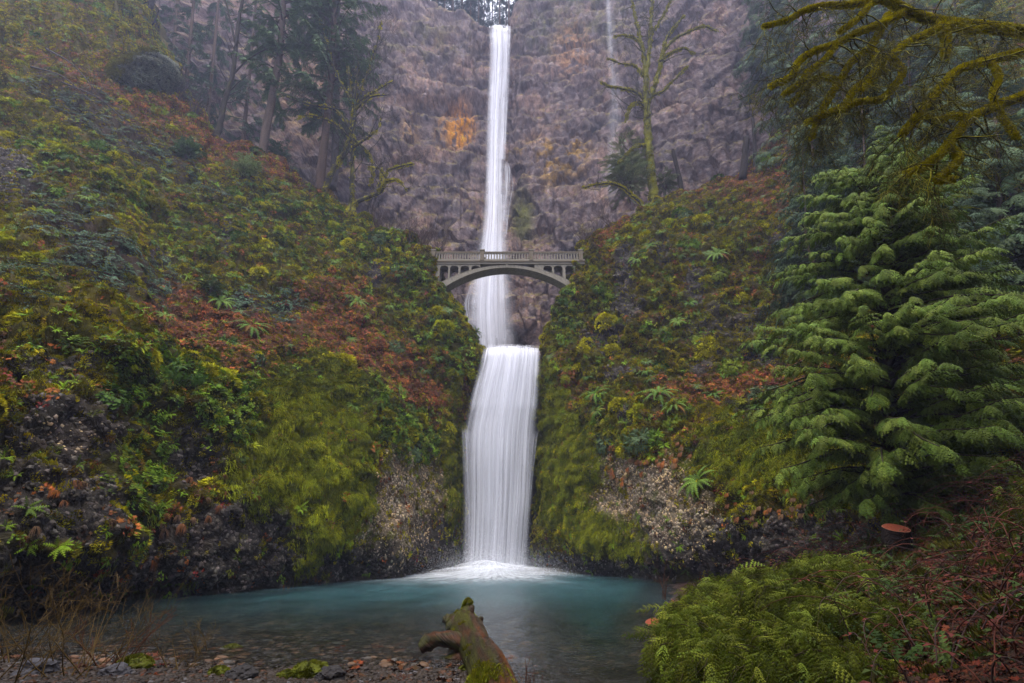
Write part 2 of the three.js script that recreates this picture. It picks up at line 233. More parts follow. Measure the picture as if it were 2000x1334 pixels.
const hillMat = std({ vertexColors: true, map: grainTex, bumpMap: bumpTex, bumpScale: 0.09, roughness: 0.85 });
tag(mesh('left_hillside', leftS.g, hillMat), 'steep mossy rock slope left of the falls', null, null, 'structure');
tag(mesh('right_hillside', rightS.g, hillMat), 'steep mossy rock slope right of the falls', null, null, 'structure');

// the great cliff behind the falls
const K = [
  col9(250, [330, 66], [270, 67], [200, 68], [140, 69], [80, 70], [20, 71], [-40, 72], [-100, 73], [-180, 74]),
  col9(400, [420, 70], [350, 71], [280, 72], [210, 73.5], [140, 75], [70, 76], [0, 77], [-70, 79], [-160, 80]),
  col9(560, [500, 72], [430, 73], [350, 75], [270, 77], [190, 79], [110, 81], [30, 82], [-50, 84], [-120, 86]),
  col9(700, [600, 72], [520, 73.5], [440, 75.5], [350, 78], [260, 81], [170, 83.5], [80, 86], [10, 88], [-30, 91]),
  col9(800, [640, 71.5], [560, 73], [480, 75], [390, 79], [290, 82], [190, 85], [110, 88], [40, 90], [5, 93]),
  col9(890, [680, 71], [590, 72.5], [510, 75], [420, 79], [320, 84], [220, 87], [140, 89], [75, 91], [38, 94]),
  col9(950, [690, 71], [600, 72.5], [520, 75], [440, 79], [350, 84], [250, 88], [160, 90], [100, 91], [66, 93]),
  col9(1003, [690, 71], [610, 72.5], [530, 75], [450, 79], [360, 84], [260, 88], [170, 90], [100, 91], [66, 93]),
  col9(1035, [690, 71], [610, 72.5], [520, 75], [430, 79], [330, 84], [220, 87.5], [120, 90], [40, 91.5], [-30, 94]),
  col9(1130, [640, 71], [560, 72], [480, 74], [390, 78], [290, 82], [180, 85], [70, 88], [-20, 90], [-110, 92]),
  col9(1240, [540, 69], [470, 70], [400, 71.5], [320, 74.5], [230, 78], [130, 81], [30, 83], [-60, 85], [-150, 87]),
  col9(1350, [480, 66], [410, 67], [340, 68], [260, 69.5], [180, 71], [90, 73], [0, 74.5], [-90, 76], [-180, 78]),
  col9(1470, [420, 61], [350, 61.5], [280, 62], [210, 63], [140, 64], [70, 65], [-10, 66], [-100, 67], [-200, 69]),
  col9(1600, [380, 57], [300, 57], [220, 57.5], [140, 58], [60, 59], [-20, 60], [-100, 61], [-180, 62], [-260, 63]),
  col9(1780, [320, 53], [240, 53], [160, 53.5], [80, 54], [0, 55], [-80, 56], [-160, 57], [-240, 58], [-320, 59]),
].map((c) => { const f = c[0].clone(); f.y = 19; f.z += 1; const t = c[8]; return [f, ...c, t.clone().add(new V3(0, 1, -5)), t.clone().add(new V3(0, 3, -18))]; });
const STREAK = (px, py, bx, by, rx, ry) => sstep(1.3, 0.3, Math.hypot((px - bx) / rx, (py - by) / ry));
const cliffS = makeSheet(K, [14, 30, 40, 54, 46, 40, 30, 32, 46, 54, 54, 50, 30, 10], [16, 44, 46, 50, 50, 48, 46, 40, 24, 4, 3], (x, y, z, px, py) => {
  const c = cells(x * 0.22, y * 0.15, z * 0.22), e = cells(x * 0.36 + 3, y * 0.17, z * 0.36), h = cells(x * 0.8, y * 0.42 + 9, z * 0.8), lay = y / 15 + 0.55 * fbm(x * 0.03, y * 0.02, z * 0.03, 2), fl = lay - Math.floor(lay), l2 = y / 4.7 + 0.8 * fbm(x * 0.05 + 8, y * 0.03, z * 0.05, 2), f2 = l2 - Math.floor(l2);
  return 1.5 * (sstep(0, 0.85, fl) - sstep(0.88, 1, fl)) + 0.45 * (sstep(0, 0.8, f2) - sstep(0.85, 1, f2)) + 1.9 * fbm(x * 0.045, y * 0.04, z * 0.045, 3) + 0.35 * ridged(x * 0.07, y * 0.16, z * 0.07, 3) + 1.5 * (c[2] - 0.5) + 0.9 * Math.min(0.4, c[1] - c[0]) + 0.95 * (e[2] - 0.5) + 0.7 * Math.min(0.3, e[1] - e[0]) + 0.34 * (h[2] - 0.5) + 0.25 * Math.min(0.25, h[1] - h[0]) + 0.2 * fbm(x * 2, y * 2, z * 2, 2)
    - 3.0 * STREAK(px, py, 870, 215, 120, 18) + 1.2 * STREAK(px, py, 1120, 330, 130, 40);
});
finishSheet(cliffS, 1 / 9, (x, y, z, px, py, k) => {
  const n1 = fbm(x * 0.09, y * 0.09, z * 0.09, 4), n2 = fbm(x * 0.3 + 9, y * 0.3, z * 0.3, 3), n3 = fbm(x * 1.1, y * 1.1, z * 1.1, 3), up = cliffS.nor[k * 3 + 1];
  const e = cells(x * 0.36 + 3, y * 0.17, z * 0.36)[2], h = cells(x * 0.8, y * 0.42 + 9, z * 0.8)[2];
  let c = [0.215, 0.155, 0.15], mix = (q, t) => { t = clamp(t); for (let a = 0; a < 3; a++) c[a] += (q[a] - c[a]) * t; };
  mix([0.37, 0.235, 0.19], sstep(0.0, 0.30, n1 + 0.4 * n2)); mix([0.085, 0.07, 0.08], sstep(0.03, 0.45, -n1 + 0.5 * n2));
  mix([0.22, 0.17, 0.03], 0.8 * sstep(0.15, 0.5, up + 0.8 * n2 - 0.05));
  mix([0.17, 0.17, 0.06], 0.7 * STREAK(px, py, 1120, 60, 140, 80) * sstep(-0.3, 0.3, n2));
  mix([0.20, 0.17, 0.06], 0.6 * STREAK(px, py, 830, 90, 120, 50) * sstep(-0.2, 0.3, n2));
  const drip = fbm(x * 1.3, y * 0.12, z * 1.3, 3);
  mix([0.24, 0.20, 0.21], 0.7 * sstep(0.0, 0.3, drip)); mix([0.09, 0.075, 0.085], 0.6 * sstep(0.05, 0.35, -drip));
  mix([0.75, 0.30, 0.02], 1.3 * STREAK(px, py, 896, 252, 34, 52) * sstep(-0.25, 0.15, drip + 0.3 * n3));
  mix([0.48, 0.24, 0.06], 0.8 * STREAK(px, py, 862, 275, 20, 50) * sstep(-0.1, 0.3, drip + 0.3 * n3));
  mix([0.45, 0.25, 0.09], 0.8 * STREAK(px, py, 803, 275, 25, 45) * sstep(-0.1, 0.3, drip + 0.3 * n3));
  mix([0.40, 0.22, 0.03], 0.85 * STREAK(px, py, 1090, 320, 80, 60) * sstep(-0.15, 0.25, n2 + 0.5 * n3));
  mix([0.48, 0.24, 0.12], 0.8 * STREAK(px, py, 1120, 110, 45, 60) * sstep(-0.2, 0.25, n3 + n2));
  mix([0.50, 0.30, 0.17], 0.7 * STREAK(px, py, 600, 180, 90, 130) * sstep(-0.2, 0.25, n3 + n2));
  mix([0.12, 0.13, 0.02], 0.8 * STREAK(px, py, 1022, 440, 26, 60));
  const f = (0.80 + 0.46 * e + 0.44 * h) * (1 + 0.6 * n3); return c.map((q) => clamp(q * f, 0.006));
});
tag(mesh('cliff', cliffS.g, std({ vertexColors: true, map: grainTex, bumpMap: bumpTex, bumpScale: 0.35, roughness: 0.85 })), 'tall reddish brown basalt cliff behind the falls', null, null, 'structure');

// rock behind the lower fall with the ledge it pours from
{
  const cols = [880, 910, 950, 1000, 1040, 1075].map((px, i) => [[1125, 50], [1060, 50.2], [900, 49.6], [780, 49.6], [720, 49.8], [694, 50.2]].map(([py, D]) => P(px + (i === 0 ? 0 : 0), py, D)));
  const S = makeSheet(cols.map((c) => { const f = c[0].clone(); f.y = -3; const t = c[5]; return [f, ...c, t.clone().add(new V3(0, -0.3, -4)), t.clone().add(new V3(0, -1.2, -30))]; }), [8, 12, 14, 12, 8], [3, 12, 26, 18, 12, 6, 4, 4], (x, y, z) => 0.5 * fbm(x * 0.5, y * 0.3, z * 0.5, 3) + 0.3 * (cells(x * 1.1, y * 0.7, z)[2] - 0.5) + 0.1 * fbm(x * 3, y * 3, z * 3, 2));
  finishSheet(S, 1 / 3, (x, y, z) => { const n = 1 + 0.7 * fbm(x * 0.8, y * 0.8, z * 0.8, 3); return [0.034 * n, 0.030 * n, 0.028 * n]; });
  tag(mesh('ledge_rock', S.g, std({ vertexColors: true, map: grainTex, bumpMap: bumpTex, bumpScale: 0.1, roughness: 0.5 })), 'dark wet rock face behind the lower waterfall', null, null, 'structure');
}
// pool bed, gravel shore and the bank on the right, one ground sheet
function shoreX(d) { return 2.6 + (d - 11) * 0.33; }
function groundH(x, z) {
  const d = -z, left = 0.075 * (12.5 - 0.7 * sstep(-9, -4, x) - d) + 0.02 * Math.max(0, -x - 14), right = 0.13 * (10.2 - d), t = sstep(-1.5, 2.5, x + 0.25 * (13 - d));
  let h = mixf(left, right, t) + 0.10 * fbm(x * 0.35, 3, z * 0.35, 3) + 0.05 * noise(x * 1.4, 1, z * 1.4);
  h = Math.max(h, -1.5 + 0.2 * noise(x * 0.4, 2, z * 0.4)); if (d < 9) h = Math.max(h, 0.1 + 0.12 * (9 - d));
  const b = x - shoreX(d); if (b > -3.2) h = Math.max(h, (b < 0 ? 0.5 : 0.2) * b + 0.2 * Math.max(0, b - 5) - 0.1 + 0.25 * fbm(x * 0.4, 5, z * 0.4, 3));
  return h;
}
{
  const x0 = -60, x1 = 60, z0 = -60, z1 = 20, nx = 360, nz = 300, p = new Float32Array((nx + 1) * (nz + 1) * 3), c = new Float32Array(p.length), uv = new Float32Array((nx + 1) * (nz + 1) * 2), idx = []; let n = 0;
  for (let j = 0; j <= nz; j++) for (let i = 0; i <= nx; i++) {
    const s = i / nx * 2 - 1, x = s * 12 + (x1 - 12) * s * s * s, tz = j / nz, z = z1 + (z0 - z1) * (0.55 * tz + 0.45 * (tz * 2 - 1) ** 3 * 0.5 + 0.225), h = groundH(x, z), k = (j * (nx + 1) + i);
    p[k * 3] = x; p[k * 3 + 1] = h; p[k * 3 + 2] = z; uv[k * 2] = x / 1.7; uv[k * 2 + 1] = z / 1.7;
    const b = sstep(0, 1.2, x - shoreX(-z)), silt = sstep(-0.7, -1.3, h), nn = 1 + 0.8 * fbm(x * 0.9, 1, z * 0.9, 4), q = fbm(x * 0.3, 8, z * 0.3, 2), g = [mixf(0.055 + 0.03 * q, 0.22, silt), mixf(0.04 + 0.01 * q, 0.23, silt), mixf(0.03, 0.21, silt)], s2 = [0.06, 0.03, 0.018];
    for (let a = 0; a < 3; a++) c[k * 3 + a] = clamp(mixf(g[a], s2[a], b) * nn, 0.006);
  }
  for (let j = 0; j < nz; j++) for (let i = 0; i < nx; i++) { const a = j * (nx + 1) + i, b = a + 1, d = a + nx + 1, e = d + 1; idx.push(a, b, d, b, e, d); }
  const g = new THREE.BufferGeometry(); g.setAttribute('position', new THREE.BufferAttribute(p, 3)); g.setAttribute('color', new THREE.BufferAttribute(c, 3)); g.setAttribute('uv', new THREE.BufferAttribute(uv, 2)); g.setIndex(idx); g.computeVertexNormals();
  tag(mesh('ground', g, std({ vertexColors: true, map: grainTex, bumpMap: bumpTex, bumpScale: 0.05, roughness: 0.7 })), 'gravel pool bed and leafy bank', null, null, 'structure');
}
// ---------------------------------------------------------------- pool, falls, foam, spray
{
  const nx = 200, nz = 200, G = new Geo(), x0 = -34, x1 = 16, z0 = -54, z1 = -6;
  for (let j = 0; j <= nz; j++) for (let i = 0; i <= nx; i++) {
    const x = x0 + (x1 - x0) * i / nx, z = z0 + (z1 - z0) * j / nz, r = Math.hypot(x + 1.5, z + 45), a = 0.045 * Math.exp(-r / 14) + 0.008;
    G.v(x, a * fbm(x * 1.4 + r * 0.2, 0, z * 0.9, 3) * 1.6, z);
  }
  for (let j = 0; j < nz; j++) for (let i = 0; i < nx; i++) { const a = j * (nx + 1) + i, b = a + 1, c = a + nx + 1, d = c + 1; G.t(a, c, b); G.t(b, c, d); }
  const rim = []; for (let i = 0; i <= nx; i++) rim.push(i); for (let j = 1; j <= nz; j++) rim.push(j * (nx + 1) + nx); for (let i = nx - 1; i >= 0; i--) rim.push(nz * (nx + 1) + i); for (let j = nz - 1; j > 0; j--) rim.push(j * (nx + 1));
  const low = rim.map((k) => G.v(G.p[k * 3], -4.5, G.p[k * 3 + 2])), m = G.v((x0 + x1) / 2, -4.5, (z0 + z1) / 2);
  for (let k = 0; k < rim.length; k++) { const q = (k + 1) % rim.length; G.t(rim[k], rim[q], low[k]); G.t(rim[q], low[q], low[k]); G.t(low[k], low[q], m); }
  const ripple = tex(512, 512, (u, v) => { const n = 0.5 + 0.5 * tileNoise(u, v, 16, 4, 3) + 0.3 * tileNoise(u, v, 50, 9, 2); return [n, n, n]; });
  const g = G.build(); const uv = new Float32Array(g.attributes.position.count * 2), p = g.attributes.position.array; for (let k = 0; k < uv.length / 2; k++) { uv[k * 2] = p[k * 3] / 5; uv[k * 2 + 1] = p[k * 3 + 2] / 3.2; } g.setAttribute('uv', new THREE.BufferAttribute(uv, 2));
  tag(mesh('pool_water', g, phys({ color: lin(1, 1, 1), roughness: 0.16, transmission: 1, thickness: 2, ior: 1.33, attenuationColor: lin(0.22, 0.68, 0.74), attenuationDistance: 3.0, bumpMap: ripple, bumpScale: 0.16, side: THREE.FrontSide })), 'clear teal plunge pool below the falls', null, null, 'structure');
}
// falling water: thin white veils, thicker where strands run together
const streakTex = (seed, lo, hi) => tex(256, 1024, (u, v) => {
  const a = u * 2 * Math.PI, cx = Math.cos(a), cy = Math.sin(a);
  const s = 0.9 * fbm(cx * 2.6 + seed, cy * 2.6, v * 1.3 + seed, 2) + 0.40 * fbm(cx * 5 + seed, cy * 5, v * 2.2, 2) + 0.14 * fbm(cx * 13, cy * 13 + seed, v * 4, 2);
  const n = 0.30 + 0.70 * sstep(lo - 0.08, hi + 0.10, s); return [n, n, n];
});
const streaks = [streakTex(1, -0.45, 0.30), streakTex(7, -0.22, 0.45), streakTex(13, -0.10, 0.55), streakTex(19, -0.05, 0.40)];
function veilMat(t, rep, opacity) { const m = streaks[t].clone(); m.repeat.set(rep[0], rep[1]); m.needsUpdate = true; return phys({ color: lin(0.94, 0.945, 1.0), roughness: 0.75, transmission: 0.35, thickness: 0, alphaMap: m, transparent: true, opacity, vertexColors: true, depthWrite: false }); }
// rows: [py, left px, right px, D]; bulge in metres; wid widens, lift brings forward
function veil(rows, { nu = 26, nv = 120, bulge = 0.6, wid = 0, lift = 0, edge = 0.22, rag = 0.35, seed = 0, headA = 1, footA = 1, u0 = 0, u1 = 1, wob = 0.15 }) {
  const L = [], Rr = []; for (const [py, a, b, D] of rows) { const c = (a + b) / 2, h = (b - a) / 2; L.push(P(c + (a - c) * (1 + wid), py, D)); Rr.push(P(c + (b - c) * (1 + wid), py, D)); }
  const cl = new THREE.CatmullRomCurve3(L), crv = new THREE.CatmullRomCurve3(Rr), p = [], c = [], uv = [], idx = []; let run = 0, last = null;
  for (let j = 0; j <= nv; j++) {
    const t = j / nv, A = cl.getPoint(t), B = crv.getPoint(t), M = A.clone().add(B).multiplyScalar(0.5); if (last) run += M.distanceTo(last); last = M;
    for (let i = 0; i <= nu; i++) {
      const s = i / nu, u = u0 + (u1 - u0) * s, q = A.clone().lerp(B, u);
      q.z += bulge * Math.sqrt(Math.max(0, 1 - (2 * u - 1) ** 2)) + lift + wob * noise(u * 5 + seed, run * 0.12, seed * 3.1) + 0.5 * wob * noise(u * 14 + seed, run * 0.1, seed);
      const e = rag * noise(seed * 9 + (u < 0.5 ? 0 : 50), run * 0.35, 0), al = sstep(0, edge * (1 + e), s) * sstep(0, edge * (1 - e), 1 - s) * mixf(headA, 1, sstep(0, headA < 1 ? 0.25 : 0.06, t)) * mixf(footA, 1, sstep(0, 0.08, 1 - t));
      p.push(q.x, q.y, q.z); c.push(1, 1, 1, al); uv.push(u, run / 40);
    }
  }
  for (let j = 0; j < nv; j++) for (let i = 0; i < nu; i++) { const a = j * (nu + 1) + i, b = a + 1, d = a + nu + 1, e = d + 1; idx.push(a, d, b, b, d, e); }
  const g = new THREE.BufferGeometry(); g.setAttribute('position', new THREE.Float32BufferAttribute(p, 3)); g.setAttribute('color', new THREE.Float32BufferAttribute(c, 4)); g.setAttribute('uv', new THREE.Float32BufferAttribute(uv, 2)); g.setIndex(idx); g.computeVertexNormals(); return g;
}
{
  const up = [[60, 954, 998, 91.6], [66, 953, 998, 90.6], [90, 955, 997, 89.4], [150, 953, 995, 88.2], [200, 951, 993, 86.8], [260, 949, 990, 85.2], [320, 948, 987, 82.6], [380, 946, 988, 79.4], [440, 942, 990, 76.2], [480, 937, 990, 74.4], [520, 930, 994, 72.6], [560, 920, 999, 71.2], [610, 914, 1002, 69.8], [660, 916, 1004, 68.8], [705, 920, 1006, 68]].map(([y, a, b, D]) => [y, a, b, D - (y > 80 ? 1.4 : 0)]);
  const o = thing('upper_waterfall', 'tall narrow white waterfall dropping down the far cliff behind the arched bridge', 'waterfall', P(965, 690, 70));
  const add = (n, r, opt, m) => mesh(n, local(veil(r, opt), o), m, o);
  add('water_veil', up, { bulge: 0.9, seed: 1, edge: 0.3, wid: 0.03, footA: 0.5 }, veilMat(0, [1, 1], 0.7));
  add('water_veil', up, { bulge: 1.4, seed: 2, edge: 0.35, u0: 0.06, u1: 0.72, lift: 0.3 }, veilMat(0, [1, 0.8], 0.7));
  add('water_veil', up, { bulge: 1.2, seed: 3, edge: 0.45, wid: 0.22, lift: 0.6 }, veilMat(1, [1, 1.3], 0.55));
  add('water_veil', up.slice(8), { bulge: 1.3, seed: 4, edge: 0.5, wid: 0.35, lift: 1.0, headA: 0 }, veilMat(1, [1, 1], 0.55));
  add('water_strand', up.slice(0, 7).map(([y, a, b, D]) => [y, b - 15, b + 2, D]), { bulge: 0.5, seed: 5, edge: 0.4, lift: 0.9 }, veilMat(2, [0.5, 1], 0.8));
  add('water_strand', [[318, 985, 990, 82.2], [335, 982, 999, 81.4], [360, 981, 1000, 80.2], [400, 980, 996, 78], [450, 978, 992, 75.5]], { bulge: 0.6, seed: 6, edge: 0.4, lift: 0.6, headA: 0, footA: 0 }, veilMat(2, [0.5, 2], 0.7));
  add('water_strand', [[340, 996, 999, 81], [365, 1000, 1003, 80], [390, 996, 999, 78.6], [430, 990, 994, 76.6], [470, 984, 990, 74.8]], { bulge: 0.2, seed: 7, edge: 0.4, lift: 0.6, headA: 0, footA: 0 }, veilMat(1, [0.2, 2], 0.7));
  add('water_strand', [[545, 925, 933, 71], [575, 913, 925, 70.2], [600, 905, 920, 69.6], [640, 908, 926, 69], [690, 915, 935, 68]], { bulge: 0.4, seed: 8, edge: 0.4, lift: 1.0, headA: 0 }, veilMat(2, [0.5, 2], 0.6));
}
{
  const th = [[-20, 1172, 1196, 82], [20, 1174, 1197, 81.4], [70, 1176, 1200, 80.6], [130, 1178, 1204, 79.4], [200, 1180, 1212, 77.8], [280, 1176, 1214, 75.2], [360, 1172, 1208, 72.5], [430, 1174, 1206, 70.5]];
  const o = thing('thin_waterfall', 'faint misty ribbon of water on the cliff behind the bare mossy maple', 'waterfall', P(1190, 430, 70));
  mesh('water_veil', local(veil(th, { bulge: 1.2, seed: 21, edge: 0.5, lift: 2.0, footA: 0 }), o), veilMat(1, [0.6, 1.2], 0.22), o);
  mesh('water_strand', local(veil(th.slice(0, 4).map(([y, a, b, D]) => [y, a + 4, b - 8, D]), { bulge: 0.5, seed: 22, edge: 0.4, lift: 2.3, footA: 0 }), o), veilMat(2, [0.5, 1], 0.22), o);
}
const LOW = [[686, 944, 1057, 50.4], [690, 942, 1057, 49.4], [700, 940, 1057, 48.6], [725, 934, 1056, 48.0], [760, 924, 1055, 47.6], [810, 912, 1051, 47.2], [850, 904, 1048, 46.9], [900, 903, 1045, 46.6], [960, 904, 1042, 46.4], [1020, 904, 1037, 46.2], [1070, 903, 1033, 46.1], [1114, 900, 1030, 46.0]];
{
  const o = thing('lower_waterfall', 'broad silky white waterfall pouring over the ledge into the pool', 'waterfall', P(970, 1112, 46.5));
  const add = (n, r, opt, m) => mesh(n, local(veil(r, opt), o), m, o);
  add('water_veil', LOW, { nu: 40, bulge: 0.7, seed: 31, edge: 0.16, wob: 0.3 }, veilMat(0, [1.6, 1.6], 0.66));
  add('water_veil', LOW, { nu: 40, bulge: 1.2, seed: 32, edge: 0.2, u0: 0.1, u1: 0.62, lift: 0.35, wob: 0.3 }, veilMat(0, [2, 1.3], 0.62));
  add('water_veil', LOW, { nu: 40, bulge: 1.0, seed: 33, edge: 0.15, u0: 0.42, u1: 0.98, lift: 0.5, wob: 0.3 }, veilMat(1, [2, 1.6], 0.62));
  add('water_veil', LOW, { nu: 40, bulge: 1.3, seed: 34, edge: 0.25, wid: 0.05, lift: 0.8, wob: 0.3 }, veilMat(2, [2.4, 2], 0.45));
  add('water_strand', [[838, 903, 915, 46.9], [850, 901, 922, 46.5], [880, 902, 925, 46.2], [950, 904, 928, 46], [1050, 905, 928, 45.7], [1110, 903, 930, 45.6]], { bulge: 0.5, seed: 35, edge: 0.3, lift: 0.5, headA: 0 }, veilMat(2, [0.8, 3], 0.45));
  add('water_strand', [[840, 1044, 1054, 47.2], [855, 1038, 1051, 46.8], [890, 1034, 1047, 46.4], [960, 1026, 1040, 46.1], [1040, 1022, 1034, 45.8], [1110, 1018, 1032, 45.6]], { bulge: 0.4, seed: 36, edge: 0.35, lift: 0.4, headA: 0 }, veilMat(2, [0.5, 3], 0.4));
  add('water_strand', LOW.slice(0, 6), { nu: 40, bulge: 0.5, seed: 37, edge: 0.1, lift: 0.6, footA: 0, wob: 0.4 }, veilMat(3, [3, 4], 0.9));
  // foam spreading over the pool from the plunge
  const foamTex = tex(512, 512, (u, v) => { const a = u * 2 * Math.PI, n = 0.35 + 0.65 * sstep(-0.4, 0.4, 0.7 * fbm(Math.cos(a) * 5, Math.sin(a) * 5, v * 9, 3) + 0.5 * fbm(Math.cos(a) * 12 + 3, Math.sin(a) * 12, v * 24, 2)); return [n, n, n]; });
  const p = [], c = [], uv = [], idx = [], C = P(965, 1116, 45.6), na = 90, nr = 30;
  for (let j = 0; j <= nr; j++) for (let i = 0; i <= na; i++) {
    const a = i / na * 2 * Math.PI, s = j / nr, w = 1 + 0.25 * noise(Math.cos(a) * 2, Math.sin(a) * 2, 4), r = s * 26 * w, x = C.x + Math.cos(a) * r * (Math.cos(a) < 0 ? 0.95 : 0.62), z = C.z - Math.sin(a) * r * (Math.sin(a) > 0 ? 0.2 : 1.1);
    p.push(x - o.position.x, 0.10 + 0.9 * Math.exp(-r * r / 5) - o.position.y, z - o.position.z); uv.push(i / na * 2, Math.sqrt(s) * 1.4); const aq = sstep(0.16, 0.55, s); c.push(mixf(1, 0.14, aq), mixf(1, 0.30, aq), mixf(1, 0.325, aq), Math.pow(1 - s, 1.2) * mixf(1, 0.6, aq));
  }
  for (let j = 0; j < nr; j++) for (let i = 0; i < na; i++) { const a = j * (na + 1) + i, b = a + 1, d = a + na + 1, e = d + 1; idx.push(a, d, b, b, d, e); }
  const g = new THREE.BufferGeometry(); g.setAttribute('position', new THREE.Float32BufferAttribute(p, 3)); g.setAttribute('color', new THREE.Float32BufferAttribute(c, 4)); g.setAttribute('uv', new THREE.Float32BufferAttribute(uv, 2)); g.setIndex(idx); g.computeVertexNormals();
  // the boil at the foot of the fall and its spray
  const boilTex = tex(256, 256, (u, v) => { const n = 0.45 + 0.55 * sstep(-0.35, 0.35, tileNoise(u, v, 9, 3, 4) * 1.4); return [n, n, n]; });
  { const q = [], cc = [], uu = [], ii = []; for (let s = 0; s < 3; s++) { const off = q.length / 3, Rr = [5.6, 7.4, 9.5][s], hh = [1.1, 0.8, 0.5][s]; for (let j = 0; j <= 14; j++) for (let i = 0; i <= 48; i++) { const a = i / 48 * 2 * Math.PI, t = j / 14, r = Rr * t * (1 + 0.18 * noise(Math.cos(a) * 2 + s, Math.sin(a) * 2, s * 5)), y = hh * Math.pow(1 - t * t, 1.4) * (0.75 + 0.5 * noise(Math.cos(a) * 2.5 * t, t * 3, Math.sin(a) * 2.5 * t + s * 4)) + 0.12; q.push(C.x + Math.cos(a) * r - o.position.x, y - o.position.y, C.z + 0.8 + Math.sin(a) * r * 0.8 - o.position.z); uu.push(i / 48 * 3, t + s * 0.3); cc.push(1, 1, 1, Math.pow(1 - t, 1.3) * [0.95, 0.7, 0.5][s]); } for (let j = 0; j < 14; j++) for (let i = 0; i < 48; i++) { const a = off + j * 49 + i, b = a + 1, d = a + 49, e = d + 1; ii.push(a, b, d, b, e, d); } }
    const h = new THREE.BufferGeometry(); h.setAttribute('position', new THREE.Float32BufferAttribute(q, 3)); h.setAttribute('color', new THREE.Float32BufferAttribute(cc, 4)); h.setAttribute('uv', new THREE.Float32BufferAttribute(uu, 2)); h.setIndex(ii); h.computeVertexNormals();
    mesh('splash', h, phys({ color: lin(0.92, 0.94, 0.97), roughness: 0.9, transmission: 0.3, thickness: 0, alphaMap: boilTex, transparent: true, opacity: 1, vertexColors: true }), o).userData.kind = 'stuff';
    const r = rng(3), n = 42000, drop = new THREE.TetrahedronGeometry(1, 0), im = new THREE.InstancedMesh(drop, std({ color: lin(0.9, 0.93, 0.97), roughness: 0.6 }), n), M = new THREE.Matrix4(), Qn = new THREE.Quaternion(), gs = () => (r() + r() + r() + r() - 2) * 1.0;
    for (let k = 0; k < n; k++) { const e = 0.007 + 0.016 * r() * r(), wide = k % 3 ? 1 : 2.1; M.compose(new V3(C.x + gs() * 4.4 * wide - o.position.x, Math.abs(gs()) * 1.5 * (k % 5 ? 1 : 2.4) + 0.1 - o.position.y, C.z + 0.6 + gs() * 3.0 * wide - o.position.z), Qn.set(r() - 0.5, r() - 0.5, r() - 0.5, r()).normalize(), new V3(e, e, e)); im.setMatrixAt(k, M); } im.name = 'spray'; im.userData.kind = 'stuff'; im.castShadow = im.receiveShadow = true; o.add(im); }
  mesh('foam', g, phys({ color: lin(0.88, 0.92, 0.96), roughness: 0.8, alphaMap: foamTex, transparent: true, opacity: 0.95, vertexColors: true }), o);
}
